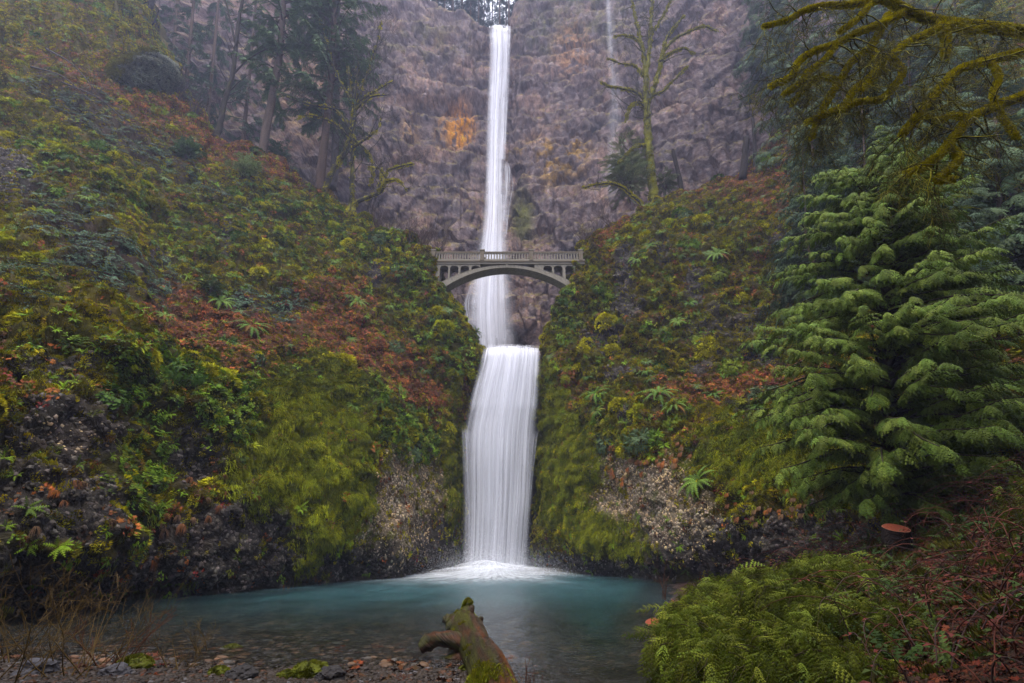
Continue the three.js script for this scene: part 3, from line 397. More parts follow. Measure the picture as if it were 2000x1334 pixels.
// ---------------------------------------------------------------- the arched footbridge
{
  const D0 = 50.2, m = PXM(990, 517, D0), y0 = P(990, 517, D0).y, o = thing('arch_bridge', 'pale concrete arched footbridge with balustrade spanning the gorge between both falls', 'bridge', P(990, 517, D0));
  const X = (px) => (px - 990) * m, my = (P(990, 500, D0).y - P(990, 540, D0).y) / 40, Y = (py) => (517 - py) * my, W = 1.7;
  const conc = (k, seed) => tex(256, 256, (u, v) => { const n = 0.55 * k * (1 + 0.5 * tileNoise(u, v, 6, seed, 4) + 0.3 * tileNoise(u, v, 40, seed + 3, 2)), st = sstep(0.05, 0.35, tileNoise(u, v * 0.4, 14, seed + 9, 3)); return [n * (1 - 0.45 * st), n * (0.95 - 0.40 * st), n * (0.84 - 0.45 * st)]; });
  const cT = conc(0.42, 2), cM = std({ map: cT, color: lin(1, 0.93, 0.82), bumpMap: bumpTex, bumpScale: 0.02, roughness: 0.85 }), rustT = conc(0.29, 21), rM = std({ map: rustT, color: lin(1, 0.86, 0.68), roughness: 0.9 });
  const ext = (shape, depth, z, bev = 0.02) => { const g = new THREE.ExtrudeGeometry(shape, { depth, bevelEnabled: true, bevelSize: bev, bevelThickness: bev, bevelSegments: 1, curveSegments: 20 }); g.translate(0, 0, z); return g; };
  const box = (x0, x1, y0, y1, z0, z1) => { const g = new THREE.BoxGeometry(x1 - x0, y1 - y0, z1 - z0); g.translate((x0 + x1) / 2, (y0 + y1) / 2, (z0 + z1) / 2); return g; };
  // arch barrel
  const top = (x) => -0.02 - 0.037 * x * x, bot = (x) => -0.42 - 0.0435 * x * x - 0.000045 * x ** 4;
  { const s = new THREE.Shape(); const a = X(852), b = X(1118); s.moveTo(a, top(a)); for (let k = 1; k <= 40; k++) { const x = a + (b - a) * k / 40; s.lineTo(x, top(x)); } for (let k = 40; k >= 0; k--) { const x = a + (b - a) * k / 40; s.lineTo(x, bot(x)); } mesh('arch', ext(s, W - 0.1, -W + 0.05), cM, o); }
  mesh('keystone', box(-0.09, 0.09, -0.46, 0.02, 0.07, 0.13), cM, o);
  // deck and cornice
  const dA = X(838), dB = X(1142);
  mesh('deck', box(dA, dB, 0.06, 0.34, -W - 0.05, 0.10), cM, o);
  mesh('cornice', box(dA + 0.01, dB - 0.01, 0.34, 0.52, -W - 0.16, 0.24), rM, o);
  // open spandrels: little arches on posts, standing on the barrel, front and back
  for (const z of [-0.28, -W + 0.08]) for (const [pa, pb, cs] of [[848, 938, [868, 887.5, 908, 929]], [1044, 1132, [1052, 1069.5, 1090, 1112]]]) {
    const s = new THREE.Shape(), a = X(pa), b = X(pb), n = 24; s.moveTo(a, 0.055); s.lineTo(b, 0.055); for (let k = n; k >= 0; k--) { const x = a + (b - a) * k / n; s.lineTo(x, Math.min(0.03, top(x) + 0.005)); }
    const hw = 8.3 * m;
    for (const c of cs) { const h = new THREE.Path(), x = X(c), ln = Math.min(...[-1, 0, 1].map((k) => top(x + k * hw))), lo = (q) => top(q) + 0.05; const yt = -0.14, r = 0.32; if (top(x) > yt - 0.25) continue; const w = hw;
      h.moveTo(x - w, Math.min(lo(x - w), yt - r)); for (let k = 0; k <= 10; k++) { const t = Math.PI - Math.PI * k / 10; h.lineTo(x + Math.cos(t) * w, yt - r + Math.sin(t) * r); } for (let k = 0; k <= 6; k++) { const q = x + w - 2 * w * k / 6; h.lineTo(q, Math.min(lo(q), yt - r - 0.01)); } s.holes.push(h); }
    mesh('spandrel_arcade', ext(s, 0.26, z, 0.01), cM, o);
  }
  // balustrade, both sides
  const bal = new THREE.Shape(); { const h = 0.98, w = 0.075, f = 0.19; bal.moveTo(-w, 0); bal.lineTo(w, 0); bal.lineTo(w, h - 0.30); for (let k = 0; k <= 6; k++) { const t = k / 6 * Math.PI / 2; bal.lineTo(w + (f - w) * (1 - Math.cos(t)), h - 0.30 + 0.22 * Math.sin(t)); } bal.lineTo(f, h); bal.lineTo(-f, h); for (let k = 6; k >= 0; k--) { const t = k / 6 * Math.PI / 2; bal.lineTo(-w - (f - w) * (1 - Math.cos(t)), h - 0.30 + 0.22 * Math.sin(t)); } }
  const balG = ext(bal, 0.14, -0.07, 0.008), posts = [845, 941.5, 1038, 1135].map(X);
  for (const [z, nm] of [[0.10, 'front'], [-W, 'rear']]) {
    const r = new THREE.Group(); r.name = 'balustrade'; r.position.set(0, 0.52, z); o.add(r);
    mesh('bottom_rail', box(dA, dB, 0.002, 0.20, -0.13, 0.13), cM, r); mesh('handrail', box(dA, dB, 1.182, 1.37, -0.14, 0.14), rM, r);
    for (let q = 0; q < 3; q++) { const a = posts[q] + 0.3, b = posts[q + 1] - 0.3, n = [17, 16, 16][q]; for (let k = 0; k < n; k++) { const g = mesh('baluster', balG, cM, r); g.position.set(a + (b - a) * (k + 0.5) / n, 0.201, 0); } }
    for (const x of posts) { const g = mesh('post', box(-0.27, 0.27, 0.003, 1.52, -0.2, 0.2), rM, r); g.position.x = x; const c = mesh('post_cap', box(-0.33, 0.33, 1.522, 1.66, -0.26, 0.26), cM, r); c.position.x = x; }
  }
}
// ---------------------------------------------------------------- ground cover on the slopes
function leaf(G, b, dir, side, len, wid, fold, c, c2) {          // pointed leaf, creased along its midrib
  const up = new V3().crossVectors(side, dir).normalize(), q = b.clone().addScaledVector(dir, len * 0.42), t = b.clone().addScaledVector(dir, len).addScaledVector(up, -len * 0.12);
  const l = q.clone().addScaledVector(side, wid / 2).addScaledVector(up, fold), r = q.clone().addScaledVector(side, -wid / 2).addScaledVector(up, fold);
  const B = G.v(b.x, b.y, b.z, c), Lx = G.v(l.x, l.y, l.z, c2 || c), Rx = G.v(r.x, r.y, r.z, c2 || c), M = G.v(q.x, q.y, q.z, c), T = G.v(t.x, t.y, t.z, c2 || c);
  G.t(B, M, Lx); G.t(B, Rx, M); G.t(Lx, M, T); G.t(M, Rx, T);
}
const W1 = [1, 1, 1];
function frond(G, b, dir, up, len, n, wid, droop, r, c = W1) {    // a fern frond: arching midrib with paired pinnae
  const side = new V3().crossVectors(dir, up).normalize(); let p = b.clone(), d = dir.clone(); const st = len / n;
  for (let k = 0; k < n; k++) {
    const t = (k + 0.5) / n, w = wid * Math.sin(Math.PI * Math.min(1, 0.16 + t * 0.84)) ** 0.8; const q = p.clone().addScaledVector(d, st);
    const nrm = new V3().crossVectors(side, d).normalize();
    for (const s of [1, -1]) { const e = p.clone().addScaledVector(d, st * 0.9).addScaledVector(side, s * w).addScaledVector(nrm, -w * (0.18 + 0.1 * r())); const a = G.v(p.x, p.y, p.z, c), m = G.v(q.x, q.y, q.z, c), x = G.v(e.x, e.y, e.z, c); s > 0 ? G.t(a, m, x) : G.t(a, x, m); }
    p = q; d.y -= droop / n; d.normalize();
  }
}
function unitMoss(seed) { const r = rng(seed), G = new Geo(); for (let k = 0; k < 30; k++) { const a = r() * 6.283, q = Math.sqrt(r()) * 0.55, x = Math.cos(a) * q, z = Math.sin(a) * q, h = 0.12 + 0.22 * r(), w = 0.05 + 0.06 * r(), b = r() * 6.283, s = 0.75 + 0.5 * r(), c = [s, s, s]; const y = 0.14 * (1 - q * q * 2.5); const A = G.v(x - Math.cos(b) * w, y - 0.05, z - Math.sin(b) * w, c), B = G.v(x + Math.cos(b) * w, y - 0.05, z + Math.sin(b) * w, c), C = G.v(x + (r() - 0.5) * 0.2, y + h, z + 0.16 * r(), c); G.t(A, B, C); } return G.build(); }
function unitLeaf(seed) { const r = rng(seed), G = new Geo(); for (let k = 0; k < 13; k++) { const a = r() * 6.283, q = Math.sqrt(r()) * 0.55; const dir = new V3((r() - 0.5) * 1.1, 0.25 + 0.5 * r(), 0.75 + 0.3 * r()).normalize(), side = new V3(1, (r() - 0.5) * 0.6, 0).normalize(); side.addScaledVector(dir, -side.dot(dir)).normalize(); const s = 0.7 + 0.6 * r(); leaf(G, new V3(Math.cos(a) * q, 0.02 + 0.1 * r(), Math.sin(a) * q), dir, side, 0.28 + 0.16 * r(), 0.17 + 0.07 * r(), 0.03, [s * 0.8, s * 0.8, s * 0.8], [s, s, s]); } return G.build(); }
function unitFernlet(seed) { const r = rng(seed), G = new Geo(); for (let k = 0; k < 7; k++) { const a = (k + r() * 0.7) / 7 * 6.283, d = new V3(Math.cos(a) * 0.8, 0.75, Math.sin(a) * 0.6 + 0.35).normalize(), s = 0.75 + 0.5 * r(); frond(G, new V3((r() - 0.5) * 0.2, 0, (r() - 0.5) * 0.2), d, new V3(0, 1, 0), 0.55 + 0.25 * r(), 7, 0.12, 1.1, r, [s, s, s]); } return G.build(); }
function unitLitter(seed) { const r = rng(seed), G = new Geo(); for (let k = 0; k < 11; k++) { const a = r() * 6.283, q = Math.sqrt(r()) * 0.6, cx = Math.cos(a) * q, cz = Math.sin(a) * q, s = 0.09 + 0.08 * r(), ro = r() * 6.283, ti = (r() - 0.5) * 1.2, t2 = (r() - 0.5) * 1.2, f = 0.55 + 0.9 * r(), c = [f, f * (0.75 + 0.5 * r()), f * 0.9], ct = G.v(cx, 0.05 + 0.05 * r(), cz, c), ring = []; for (let j = 0; j < 10; j++) { const b = ro + j / 10 * 6.283, rr = s * (j % 2 ? 0.5 : 1), x = Math.cos(b) * rr, z = Math.sin(b) * rr; ring.push(G.v(cx + x, 0.06 + x * ti + z * t2 + rr * 0.15, cz + z, c)); } for (let j = 0; j < 10; j++) G.t(ct, ring[(j + 1) % 10], ring[j]); } return G.build(); }
function unitBramble(seed) { const r = rng(seed), G = new Geo(); for (let k = 0; k < 4; k++) { const a = r() * 6.283; let p = new V3((r() - 0.5) * 0.6, 0, (r() - 0.5) * 0.6), d = new V3(Math.cos(a) * 0.6, 1, Math.sin(a) * 0.6 + 0.3).normalize(); const pts = [p.clone()]; for (let j = 0; j < 6; j++) { p = p.clone().addScaledVector(d, 0.16); d.y -= 0.34; d.x += (r() - 0.5) * 0.3; d.normalize(); pts.push(p); if (j > 0) for (let q = 0; q < 3; q++) { const b = r() * 6.283, ld = new V3(Math.cos(b), 0.25, Math.sin(b)).normalize(), sd = new V3(-Math.sin(b), (r() - 0.5) * 0.5, Math.cos(b)).normalize(), s = 0.7 + 0.6 * r(); leaf(G, p.clone(), ld, sd, 0.15 + 0.08 * r(), 0.11, 0.02, [0.075 * s, 0.13 * s, 0.07 * s], [0.10 * s, 0.17 * s, 0.095 * s]); } } tube(G, pts, pts.map((_, j) => 0.012 - 0.001 * j), 3, () => [0.11, 0.035, 0.025]); } return G.build(); }
function unitHang(seed) { const r = rng(seed), G = new Geo(); for (let k = 0; k < 44; k++) { const x = (r() - 0.5) * 1.1, z = (r() - 0.5) * 0.9, l = 0.12 + 0.30 * r(), w = 0.012 + 0.018 * r(), s = 0.6 + 0.7 * r(), c = [s, s, s], y = 0.06 + 0.10 * r(); const a = G.v(x - w, 0.0, z, c), b = G.v(x + w, 0.0, z, c), d = G.v(x - w * 0.8, y, z + l * 0.4, c), e = G.v(x + w * 0.8, y, z + l * 0.4, c), t = G.v(x + (r() - 0.5) * 0.1, y + 0.06, z + l, c); G.t(a, d, b); G.t(b, d, e); G.t(d, t, e); } return G.build(); }
function unitPebble(seed) { const r = rng(seed), g = new THREE.IcosahedronGeometry(0.5, 1), p = g.attributes.position; const sx = 0.8 + 0.5 * r(), sy = 0.5 + 0.3 * r(), sz = 0.8 + 0.4 * r(); for (let k = 0; k < p.count; k++) { const x = p.getX(k), y = p.getY(k), z = p.getZ(k), q = 1 + 0.28 * noise(x * 2.2 + seed, y * 2.2, z * 2.2); p.setXYZ(k, x * sx * q, y * sy * q, z * sz * q); } g.deleteAttribute('uv'); g.deleteAttribute('normal'); const h = mergeVerts(g); h.computeVertexNormals(); return h; }
function mergeVerts(g) { const p = g.attributes.position, map = new Map(), np = [], idx = []; for (let k = 0; k < p.count; k++) { const key = [p.getX(k), p.getY(k), p.getZ(k)].map((q) => Math.round(q * 1e4)).join(); if (!map.has(key)) { map.set(key, np.length / 3); np.push(p.getX(k), p.getY(k), p.getZ(k)); } idx.push(map.get(key)); } const h = new THREE.BufferGeometry(); h.setAttribute('position', new THREE.Float32BufferAttribute(np, 3)); h.setIndex(idx); return h; }

const pick = (r, list) => { let t = 0; for (const e of list) t += e[3] ?? 1; let q = r() * t; for (const e of list) { q -= e[3] ?? 1; if (q <= 0) return e; } return list[0]; };
function sampler(S, dens) {                                      // cells of the sheet that face the viewer, weighted by area and density
  const { W, H, pos, nor, scr, Vv } = S, cum = [], cell = []; let t = 0; const eye = camera.position;
  for (let j = 0; j < H - 1; j++) { if (Vv[j] < 0.9 || Vv[j] > 9.6) continue; for (let i = 0; i < W - 1; i++) {
    const k = j * W + i, px = scr[k * 2], py = scr[k * 2 + 1]; if (px < -130 || px > 2130 || py < -160 || py > 1300) continue; if (pos[k * 3 + 1] < 0.05) continue;
    const vx = eye.x - pos[k * 3], vy = eye.y - pos[k * 3 + 1], vz = eye.z - pos[k * 3 + 2]; if (S.smooth[k * 3] * vx + S.smooth[k * 3 + 1] * vy + S.smooth[k * 3 + 2] * vz < -0.12 * Math.hypot(vx, vy, vz)) continue;
    const m = k + 1, n = k + W, ax = pos[m * 3] - pos[k * 3], ay = pos[m * 3 + 1] - pos[k * 3 + 1], az = pos[m * 3 + 2] - pos[k * 3 + 2], bx = pos[n * 3] - pos[k * 3], by = pos[n * 3 + 1] - pos[k * 3 + 1], bz = pos[n * 3 + 2] - pos[k * 3 + 2];
    const d = dens(k, px, py) * Math.hypot(ay * bz - az * by, az * bx - ax * bz, ax * by - ay * bx); if (d <= 0) continue; t += d; cum.push(t); cell.push(k);
  } }
  S.lastArea = t;
  return (r) => { const q = r() * t; let a = 0, b = cum.length - 1; while (a < b) { const m = (a + b) >> 1; cum[m] < q ? a = m + 1 : b = m; } const k = cell[a], u = r(), v = r(), W2 = S.W;
    const f = (arr, o) => { const A = arr[k * 3 + o], B = arr[k * 3 + 3 + o], C = arr[(k + W2) * 3 + o], Dd = arr[(k + W2) * 3 + 3 + o]; return mixf(mixf(A, B, u), mixf(C, Dd, u), v); };
    return { k, p: new V3(f(pos, 0), f(pos, 1), f(pos, 2)), n: new V3(f(nor, 0), f(nor, 1), f(nor, 2)).normalize(), sn: new V3(f(S.smooth, 0), f(S.smooth, 1), f(S.smooth, 2)).normalize() }; };
}
function basis(n, turn, up = 0) {                                // local y out of the slope, local z down the slope
  const y = n.clone(); if (up) y.lerp(new V3(0, 1, 0), up).normalize(); const g = new V3(0, -1, 0); g.addScaledVector(y, -g.dot(y)); if (g.lengthSq() < 1e-3) g.set(0, 0, 1).addScaledVector(y, -y.z); g.normalize(); if (turn) g.applyAxisAngle(y, turn);
  return new THREE.Matrix4().makeBasis(new V3().crossVectors(y, g), y, g);
}
function scatter(name, S, n, dens, units, mat, opt, label) {
  const r = rng(opt.seed), pickAt = sampler(S, dens); n = Math.min(125000, Math.round(S.lastArea * n)); const per = units.map(() => []), col = new THREE.Color();
  for (let q = 0; q < n; q++) { const h = pickAt(r), s = opt.size[0] + (opt.size[1] - opt.size[0]) * r() * r(), kn = 0.5 + 0.9 * fbm(h.p.x * 0.55 + opt.seed, h.p.y * 0.55, h.p.z * 0.55, 3), c = r() < 0.45 ? pick(r, opt.colors) : opt.colors[Math.floor(clamp(kn) * 0.999 * opt.colors.length)], f = (0.7 + 0.6 * r()) * (0.75 + 0.5 * clamp(0.5 + 1.2 * noise(h.p.x * 1.1, h.p.y * 1.1, h.p.z * 1.1 + opt.seed))), M = basis(opt.smooth ? h.sn : h.n.lerp(h.sn, 0.4).normalize(), (r() - 0.5) * (opt.turn ?? 6.28), opt.up ?? 0).scale(new V3(s, s * (0.8 + 0.4 * r()), s)); M.setPosition(h.p.addScaledVector(h.n, opt.out ?? 0)); per[Math.floor(r() * units.length)].push([M, c[0] * f, c[1] * f * (0.92 + 0.16 * r()), c[2] * f]); }
  per.forEach((list, k) => { if (!list.length) return; const m = new THREE.InstancedMesh(units[k], mat, list.length); list.forEach((e, i) => { m.setMatrixAt(i, e[0]); m.setColorAt(i, col.setRGB(e[1], e[2], e[3])); }); m.name = numbered(name); m.castShadow = m.receiveShadow = true; tag(m, label, null, null, 'stuff'); scene.add(m); });
}
const leafMat = phys({ vertexColors: true, roughness: 0.6, transmission: 0.25, thickness: 0, specularIntensity: 0.18 }), mossMat = std({ vertexColors: true, roughness: 1 }), litterMat = std({ vertexColors: true, roughness: 0.7 }), stoneMat = std({ roughness: 0.5, specularIntensity: 0.5 });
const UM = [unitMoss(11), unitMoss(12), unitMoss(13)], UL = [unitLeaf(21), unitLeaf(22), unitLeaf(23)], UF = [unitFernlet(31), unitFernlet(32), unitFernlet(33)], UD = [unitLitter(41), unitLitter(42)], UB = [unitBramble(51), unitBramble(52), unitBramble(53)], UH = [unitHang(61), unitHang(62), unitHang(63)], UP_ = [unitPebble(71), unitPebble(72), unitPebble(73), unitPebble(74)];
const MOSSC = [[0.33, 0.30, 0.006, 3], [0.45, 0.39, 0.008, 2], [0.18, 0.17, 0.006, 2], [0.21, 0.12, 0.018, 1]], LEAFC = [[0.13, 0.23, 0.010, 3], [0.20, 0.32, 0.014, 2], [0.08, 0.13, 0.010, 1], [0.28, 0.30, 0.014, 2]], LITC = [[0.19, 0.05, 0.016, 3], [0.13, 0.05, 0.02, 3], [0.27, 0.085, 0.02, 0.8], [0.09, 0.042, 0.022, 3], [0.18, 0.03, 0.025, 0.5]], HANGC = [[0.15, 0.175, 0.006, 3], [0.22, 0.235, 0.007, 1.5], [0.09, 0.11, 0.006, 2]], PEBC = [[0.42, 0.305, 0.17, 3], [0.34, 0.27, 0.185, 3], [0.46, 0.32, 0.16, 1], [0.24, 0.19, 0.13, 2]], DARKC = [[0.05, 0.04, 0.032, 4], [0.075, 0.06, 0.048, 3], [0.12, 0.10, 0.085, 0.7], [0.03, 0.024, 0.02, 3]];
function unitShard(seed) { const r = rng(seed); let g = new THREE.IcosahedronGeometry(0.5, 0); const p = g.attributes.position, key = {}; for (let k = 0; k < p.count; k++) { const q = [p.getX(k), p.getY(k), p.getZ(k)].map((v) => Math.round(v * 100)).join(); key[q] ??= [0.6 + 0.8 * r(), 0.5 + 0.5 * r(), 0.6 + 0.8 * r()]; p.setXYZ(k, p.getX(k) * key[q][0], p.getY(k) * key[q][1], p.getZ(k) * key[q][2]); } g.deleteAttribute('uv'); g.computeVertexNormals(); return g; }
const UR = [81, 82, 83, 84].map(unitShard), shardMat = std({ roughness: 0.5, specularIntensity: 0.3 });
let seedN = 100;
for (const [S, side] of [[leftS, 'left'], [rightS, 'right']]) {
  const cv = (k, c) => S.cov[k * NCL + c], lab = (w) => `${w} covering the slope ${side} of the falls`, N = side === 'left' ? 1 : 1;
  const low = (k) => sstep(0.5, 3, S.pos[k * 3 + 1]), gap = (k, s) => sstep(-0.22, 0.12, fbm(S.pos[k * 3] * 0.8 + s, S.pos[k * 3 + 1] * 0.8, S.pos[k * 3 + 2] * 0.8, 3));
  scatter('moss', S, 60, (k) => (cv(k, MOSS) * 1.2 + cv(k, HANG) * 0.5 + cv(k, LEAF) * 0.4 + 0.06) * low(k) * gap(k, 3), UM, mossMat, { seed: ++seedN, size: [0.2, 0.55], colors: MOSSC }, lab('yellow green moss'));
  scatter('leafy_cover', S, 16, (k, px, py) => Math.max(0, cv(k, LEAF) - 0.3) * 2.8 * gap(k, 50) + 0.004, UL, leafMat, { seed: ++seedN, size: [0.45, 0.9], colors: LEAFC, turn: 1.2 }, lab('small bright green leaves'));
  scatter('fern_cover', S, 3.2, (k) => (cv(k, LEAF) * 0.8 + cv(k, MOSS) * 0.35) * gap(k, 90) + 0.01, UF, leafMat, { seed: ++seedN, size: [0.4, 0.95], colors: LEAFC, turn: 2, up: 0.15 }, lab('small green fern fronds'));
  scatter('leaf_litter', S, 30, (k) => Math.max(0, cv(k, LITTER) - 0.12) + 0.01, UD, litterMat, { seed: ++seedN, size: [0.4, 0.95], colors: LITC }, lab('fallen red brown leaves'));
  scatter('bramble_cover', S, 4.5, (k) => Math.max(0, cv(k, BRAMBLE) - 0.12) * gap(k, 70) , UB, leafMat, { seed: ++seedN, size: [0.6, 1.4], colors: [[1, 1, 1]], up: 0.3 }, lab('blue green bramble leaves on red stems'));
  scatter('hanging_moss', S, 52, (k) => Math.max(0, cv(k, HANG) - 0.1) + 0.03 * cv(k, MOSS), UH, mossMat, { seed: ++seedN, size: [0.4, 0.95], colors: HANGC, turn: 0.5 }, lab('hanging green moss'));
  scatter('conglomerate_stones', S, 120, (k) => Math.max(0, cv(k, PEBBLE) - 0.12), UP_, stoneMat, { seed: ++seedN, size: [0.06, 0.22], colors: PEBC, out: -0.025 }, `pale pebbles bedded in the rock wall ${side} of the falls`);
  scatter('rock_fragments', S, 60, (k) => Math.max(0, cv(k, ROCK) - 0.2), UR, shardMat, { seed: ++seedN, size: [0.07, 0.34], colors: DARKC, out: -0.03 }, `dark knobbly stones in the rock wall ${side} of the falls`);
}

// rounded clumps of one kind of plant, from knee to waist high
{
  const r = rng(3131), c3 = new THREE.Color();
  for (const [S, side] of [[leftS, 'left'], [rightS, 'right']]) {
    const at = sampler(S, (k, px, py) => (S.cov[k * NCL + LEAF] + S.cov[k * NCL + MOSS] * 0.7 + 0.1 * S.cov[k * NCL + LITTER]) * (py < 900 ? 1 : 0.15)), lists = [...UL, ...UF, ...UM].map(() => []);
    for (let q = 0; q < 300; q++) { const h = at(r), R = 0.45 + 0.9 * r() * r(), kind = r() < 0.24 ? 0 : r() < 0.25 ? 1 : 2, tone = pick(r, kind === 2 ? [[0.40, 0.37, 0.007, 3], [0.32, 0.33, 0.007, 2], [0.22, 0.21, 0.006, 2]] : [[0.14, 0.24, 0.014, 3], [0.22, 0.28, 0.014, 3], [0.07, 0.14, 0.014, 2], [0.12, 0.18, 0.075, 1.2], [0.26, 0.16, 0.02, 0.5]]), n = Math.round(26 * R * R + 8), B = basis(h.sn, 0, 0.2), X = new V3().setFromMatrixColumn(B, 0), Y = new V3().setFromMatrixColumn(B, 1), Z = new V3().setFromMatrixColumn(B, 2);
      for (let k = 0; k < n; k++) { const a = r() * 6.283, u = r(), t = Math.sqrt(1 - u * u), d = X.clone().multiplyScalar(Math.cos(a) * t).addScaledVector(Y, u).addScaledVector(Z, Math.sin(a) * t), s = (kind === 2 ? 0.5 : 0.55) + 0.35 * r(), M = basis(d, (r() - 0.5) * 1.4, 0.1).scale(new V3(s, s, s)), f = 0.7 + 0.6 * r(); const out = R * (0.75 + 0.3 * r()); M.setPosition(h.p.clone().addScaledVector(d, out).addScaledVector(Y, -out * u * 0.5 - R * 0.12)); lists[kind * 3 + Math.floor(r() * 3)].push([M, tone[0] * f, tone[1] * f, tone[2] * f]); } }
    lists.forEach((l, k) => { if (!l.length) return; const m = new THREE.InstancedMesh([...UL, ...UF, ...UM][k], k < 6 ? leafMat : mossMat, l.length); l.forEach((e, i) => { m.setMatrixAt(i, e[0]); m.setColorAt(i, c3.setRGB(e[1], e[2], e[3])); }); m.name = numbered(['leafy_cover', 'fern_cover', 'moss'][Math.floor(k / 3)]); m.castShadow = m.receiveShadow = true; tag(m, `rounded clumps of ${['green leaves', 'small ferns', 'yellow moss'][Math.floor(k / 3)]} on the slope ${side} of the falls`, null, null, 'stuff'); scene.add(m); });
  }
}
// ---------------------------------------------------------------- single plants
function nearest(S, px, py, up = 0) {                             // the point of a slope that is seen at a survey direction
  let best = 1e9, bk = 0; const { W, H, pos, Vv, scr } = S, v = new V3();
  for (let k = 0; k < W * H; k++) { if (Math.abs(scr[k * 2] - px) > 26 || Math.abs(scr[k * 2 + 1] - py) > 26 || Vv[Math.floor(k / W)] > 9.7) continue; v.fromArray(pos, k * 3); const s = proj(v), d = Math.hypot(s[0] - px, s[1] - py) + s[2] * 0.06; if (d < best) { best = d; bk = k; } }
  return { k: bk, p: new V3().fromArray(pos, bk * 3), n: new V3().fromArray(S.nor, bk * 3), sn: new V3().fromArray(S.smooth, bk * 3) };
}
function hash(n) { return rng(n * 7919 + 13)(); }
function swordFern(seed) { const r = rng(seed), G = new Geo(), n = 15; for (let k = 0; k < n; k++) { const a = (k + 0.6 * r()) / n * 6.283, lift = 0.5 + 0.7 * r(), d = new V3(Math.cos(a), lift, Math.sin(a) + 0.25).normalize(), s = 0.7 + 0.6 * r(), dead = r() < 0.08; frond(G, new V3(0, 0, 0), d, new V3(0, 1, 0), 0.75 + 0.45 * r(), 13, 0.115, 1.75, r, dead ? [1.9 * s, 0.55 * s, 0.5 * s] : [s, s, s * 0.9]); } return G.build(); }
const fernGeos = [1, 2, 3, 4].map((k) => swordFern(900 + k)), fernMats = [[0.10, 0.19, 0.02], [0.14, 0.23, 0.028], [0.075, 0.15, 0.025], [0.13, 0.20, 0.06]].map((c) => phys({ color: lin(...c), vertexColors: true, roughness: 0.6, transmission: 0.25, thickness: 0, specularIntensity: 0.2 }));
function placeFern(h, size, g, m, label, group, r) {
  const o = mesh('sword_fern', fernGeos[g % 4], fernMats[m % 4]); tag(o, label, 'fern', group);
  const M = basis(h.sn, (r() - 0.5) * 1.2, 0.35).scale(new V3(size, size, size)); M.setPosition(h.p.clone().addScaledVector(h.sn, 0.03)); M.decompose(o.position, o.quaternion, o.scale); return o;
}
{
  const r = rng(4242);
  const single = [[1288, 775, 2.1, 'largest sword fern, drooping from the leafy ledge right of the lower falls'], [1318, 792, 1.5, 'pale sword fern hanging just right of the largest fern on the leafy ledge'], [1163, 770, 1.9, 'sword fern with spread pale fronds on the ledge nearest the lower falls'], [1365, 942, 1.6, 'lone sword fern at the right edge of the pale pebbly rock'], [1395, 772, 1.5, 'narrow sword fern standing on the red leaf litter right of the largest fern'], [1400, 498, 1.8, 'lone sword fern with a wide star of fronds high on the right rock wall'], [1268, 480, 1.5, 'sword fern on the right rock wall above the bare rock column'], [1245, 505, 1.5, 'broad green fern beside the bare rock column right of the bridge'], [1200, 470, 1.6, 'sword fern on the corner of rock just right of the bridge end'], [700, 590, 1.7, 'bright clump of fern in the middle of the left slope below a bare rock'], [490, 640, 1.9, 'sword fern beside the blue green brambles on the left slope'], [430, 590, 1.8, 'broad sword fern at the edge of the bare leafy ground on the left slope'], [935, 650, 1.4, 'fern overhanging the left corner of the gorge above the lower falls']];
  single.forEach(([px, py, s, l], i) => placeFern(nearest(px < 1000 ? leftS : rightS, px, py), s, i, i % 2, l, null, r));
  for (const [S, side, n] of [[leftS, 'left', 150], [rightS, 'right', 150]]) {
    const at = sampler(S, (k, px, py) => (py < 830 && px > 0 && px < 1900 && !(px > 1500 && py > 380)) ? S.cov[k * NCL + LEAF] * 0.6 + S.cov[k * NCL + MOSS] * 0.5 + S.cov[k * NCL + LITTER] * 0.35 : 0);
    for (let q = 0; q < n; q++) placeFern(at(r), 0.7 + 0.75 * r() * r(), q, Math.floor(r() * 4), `one of the many small sword ferns dotted over the slope ${side} of the falls`, `sword ferns on the ${side} slope`, r);
  }
}
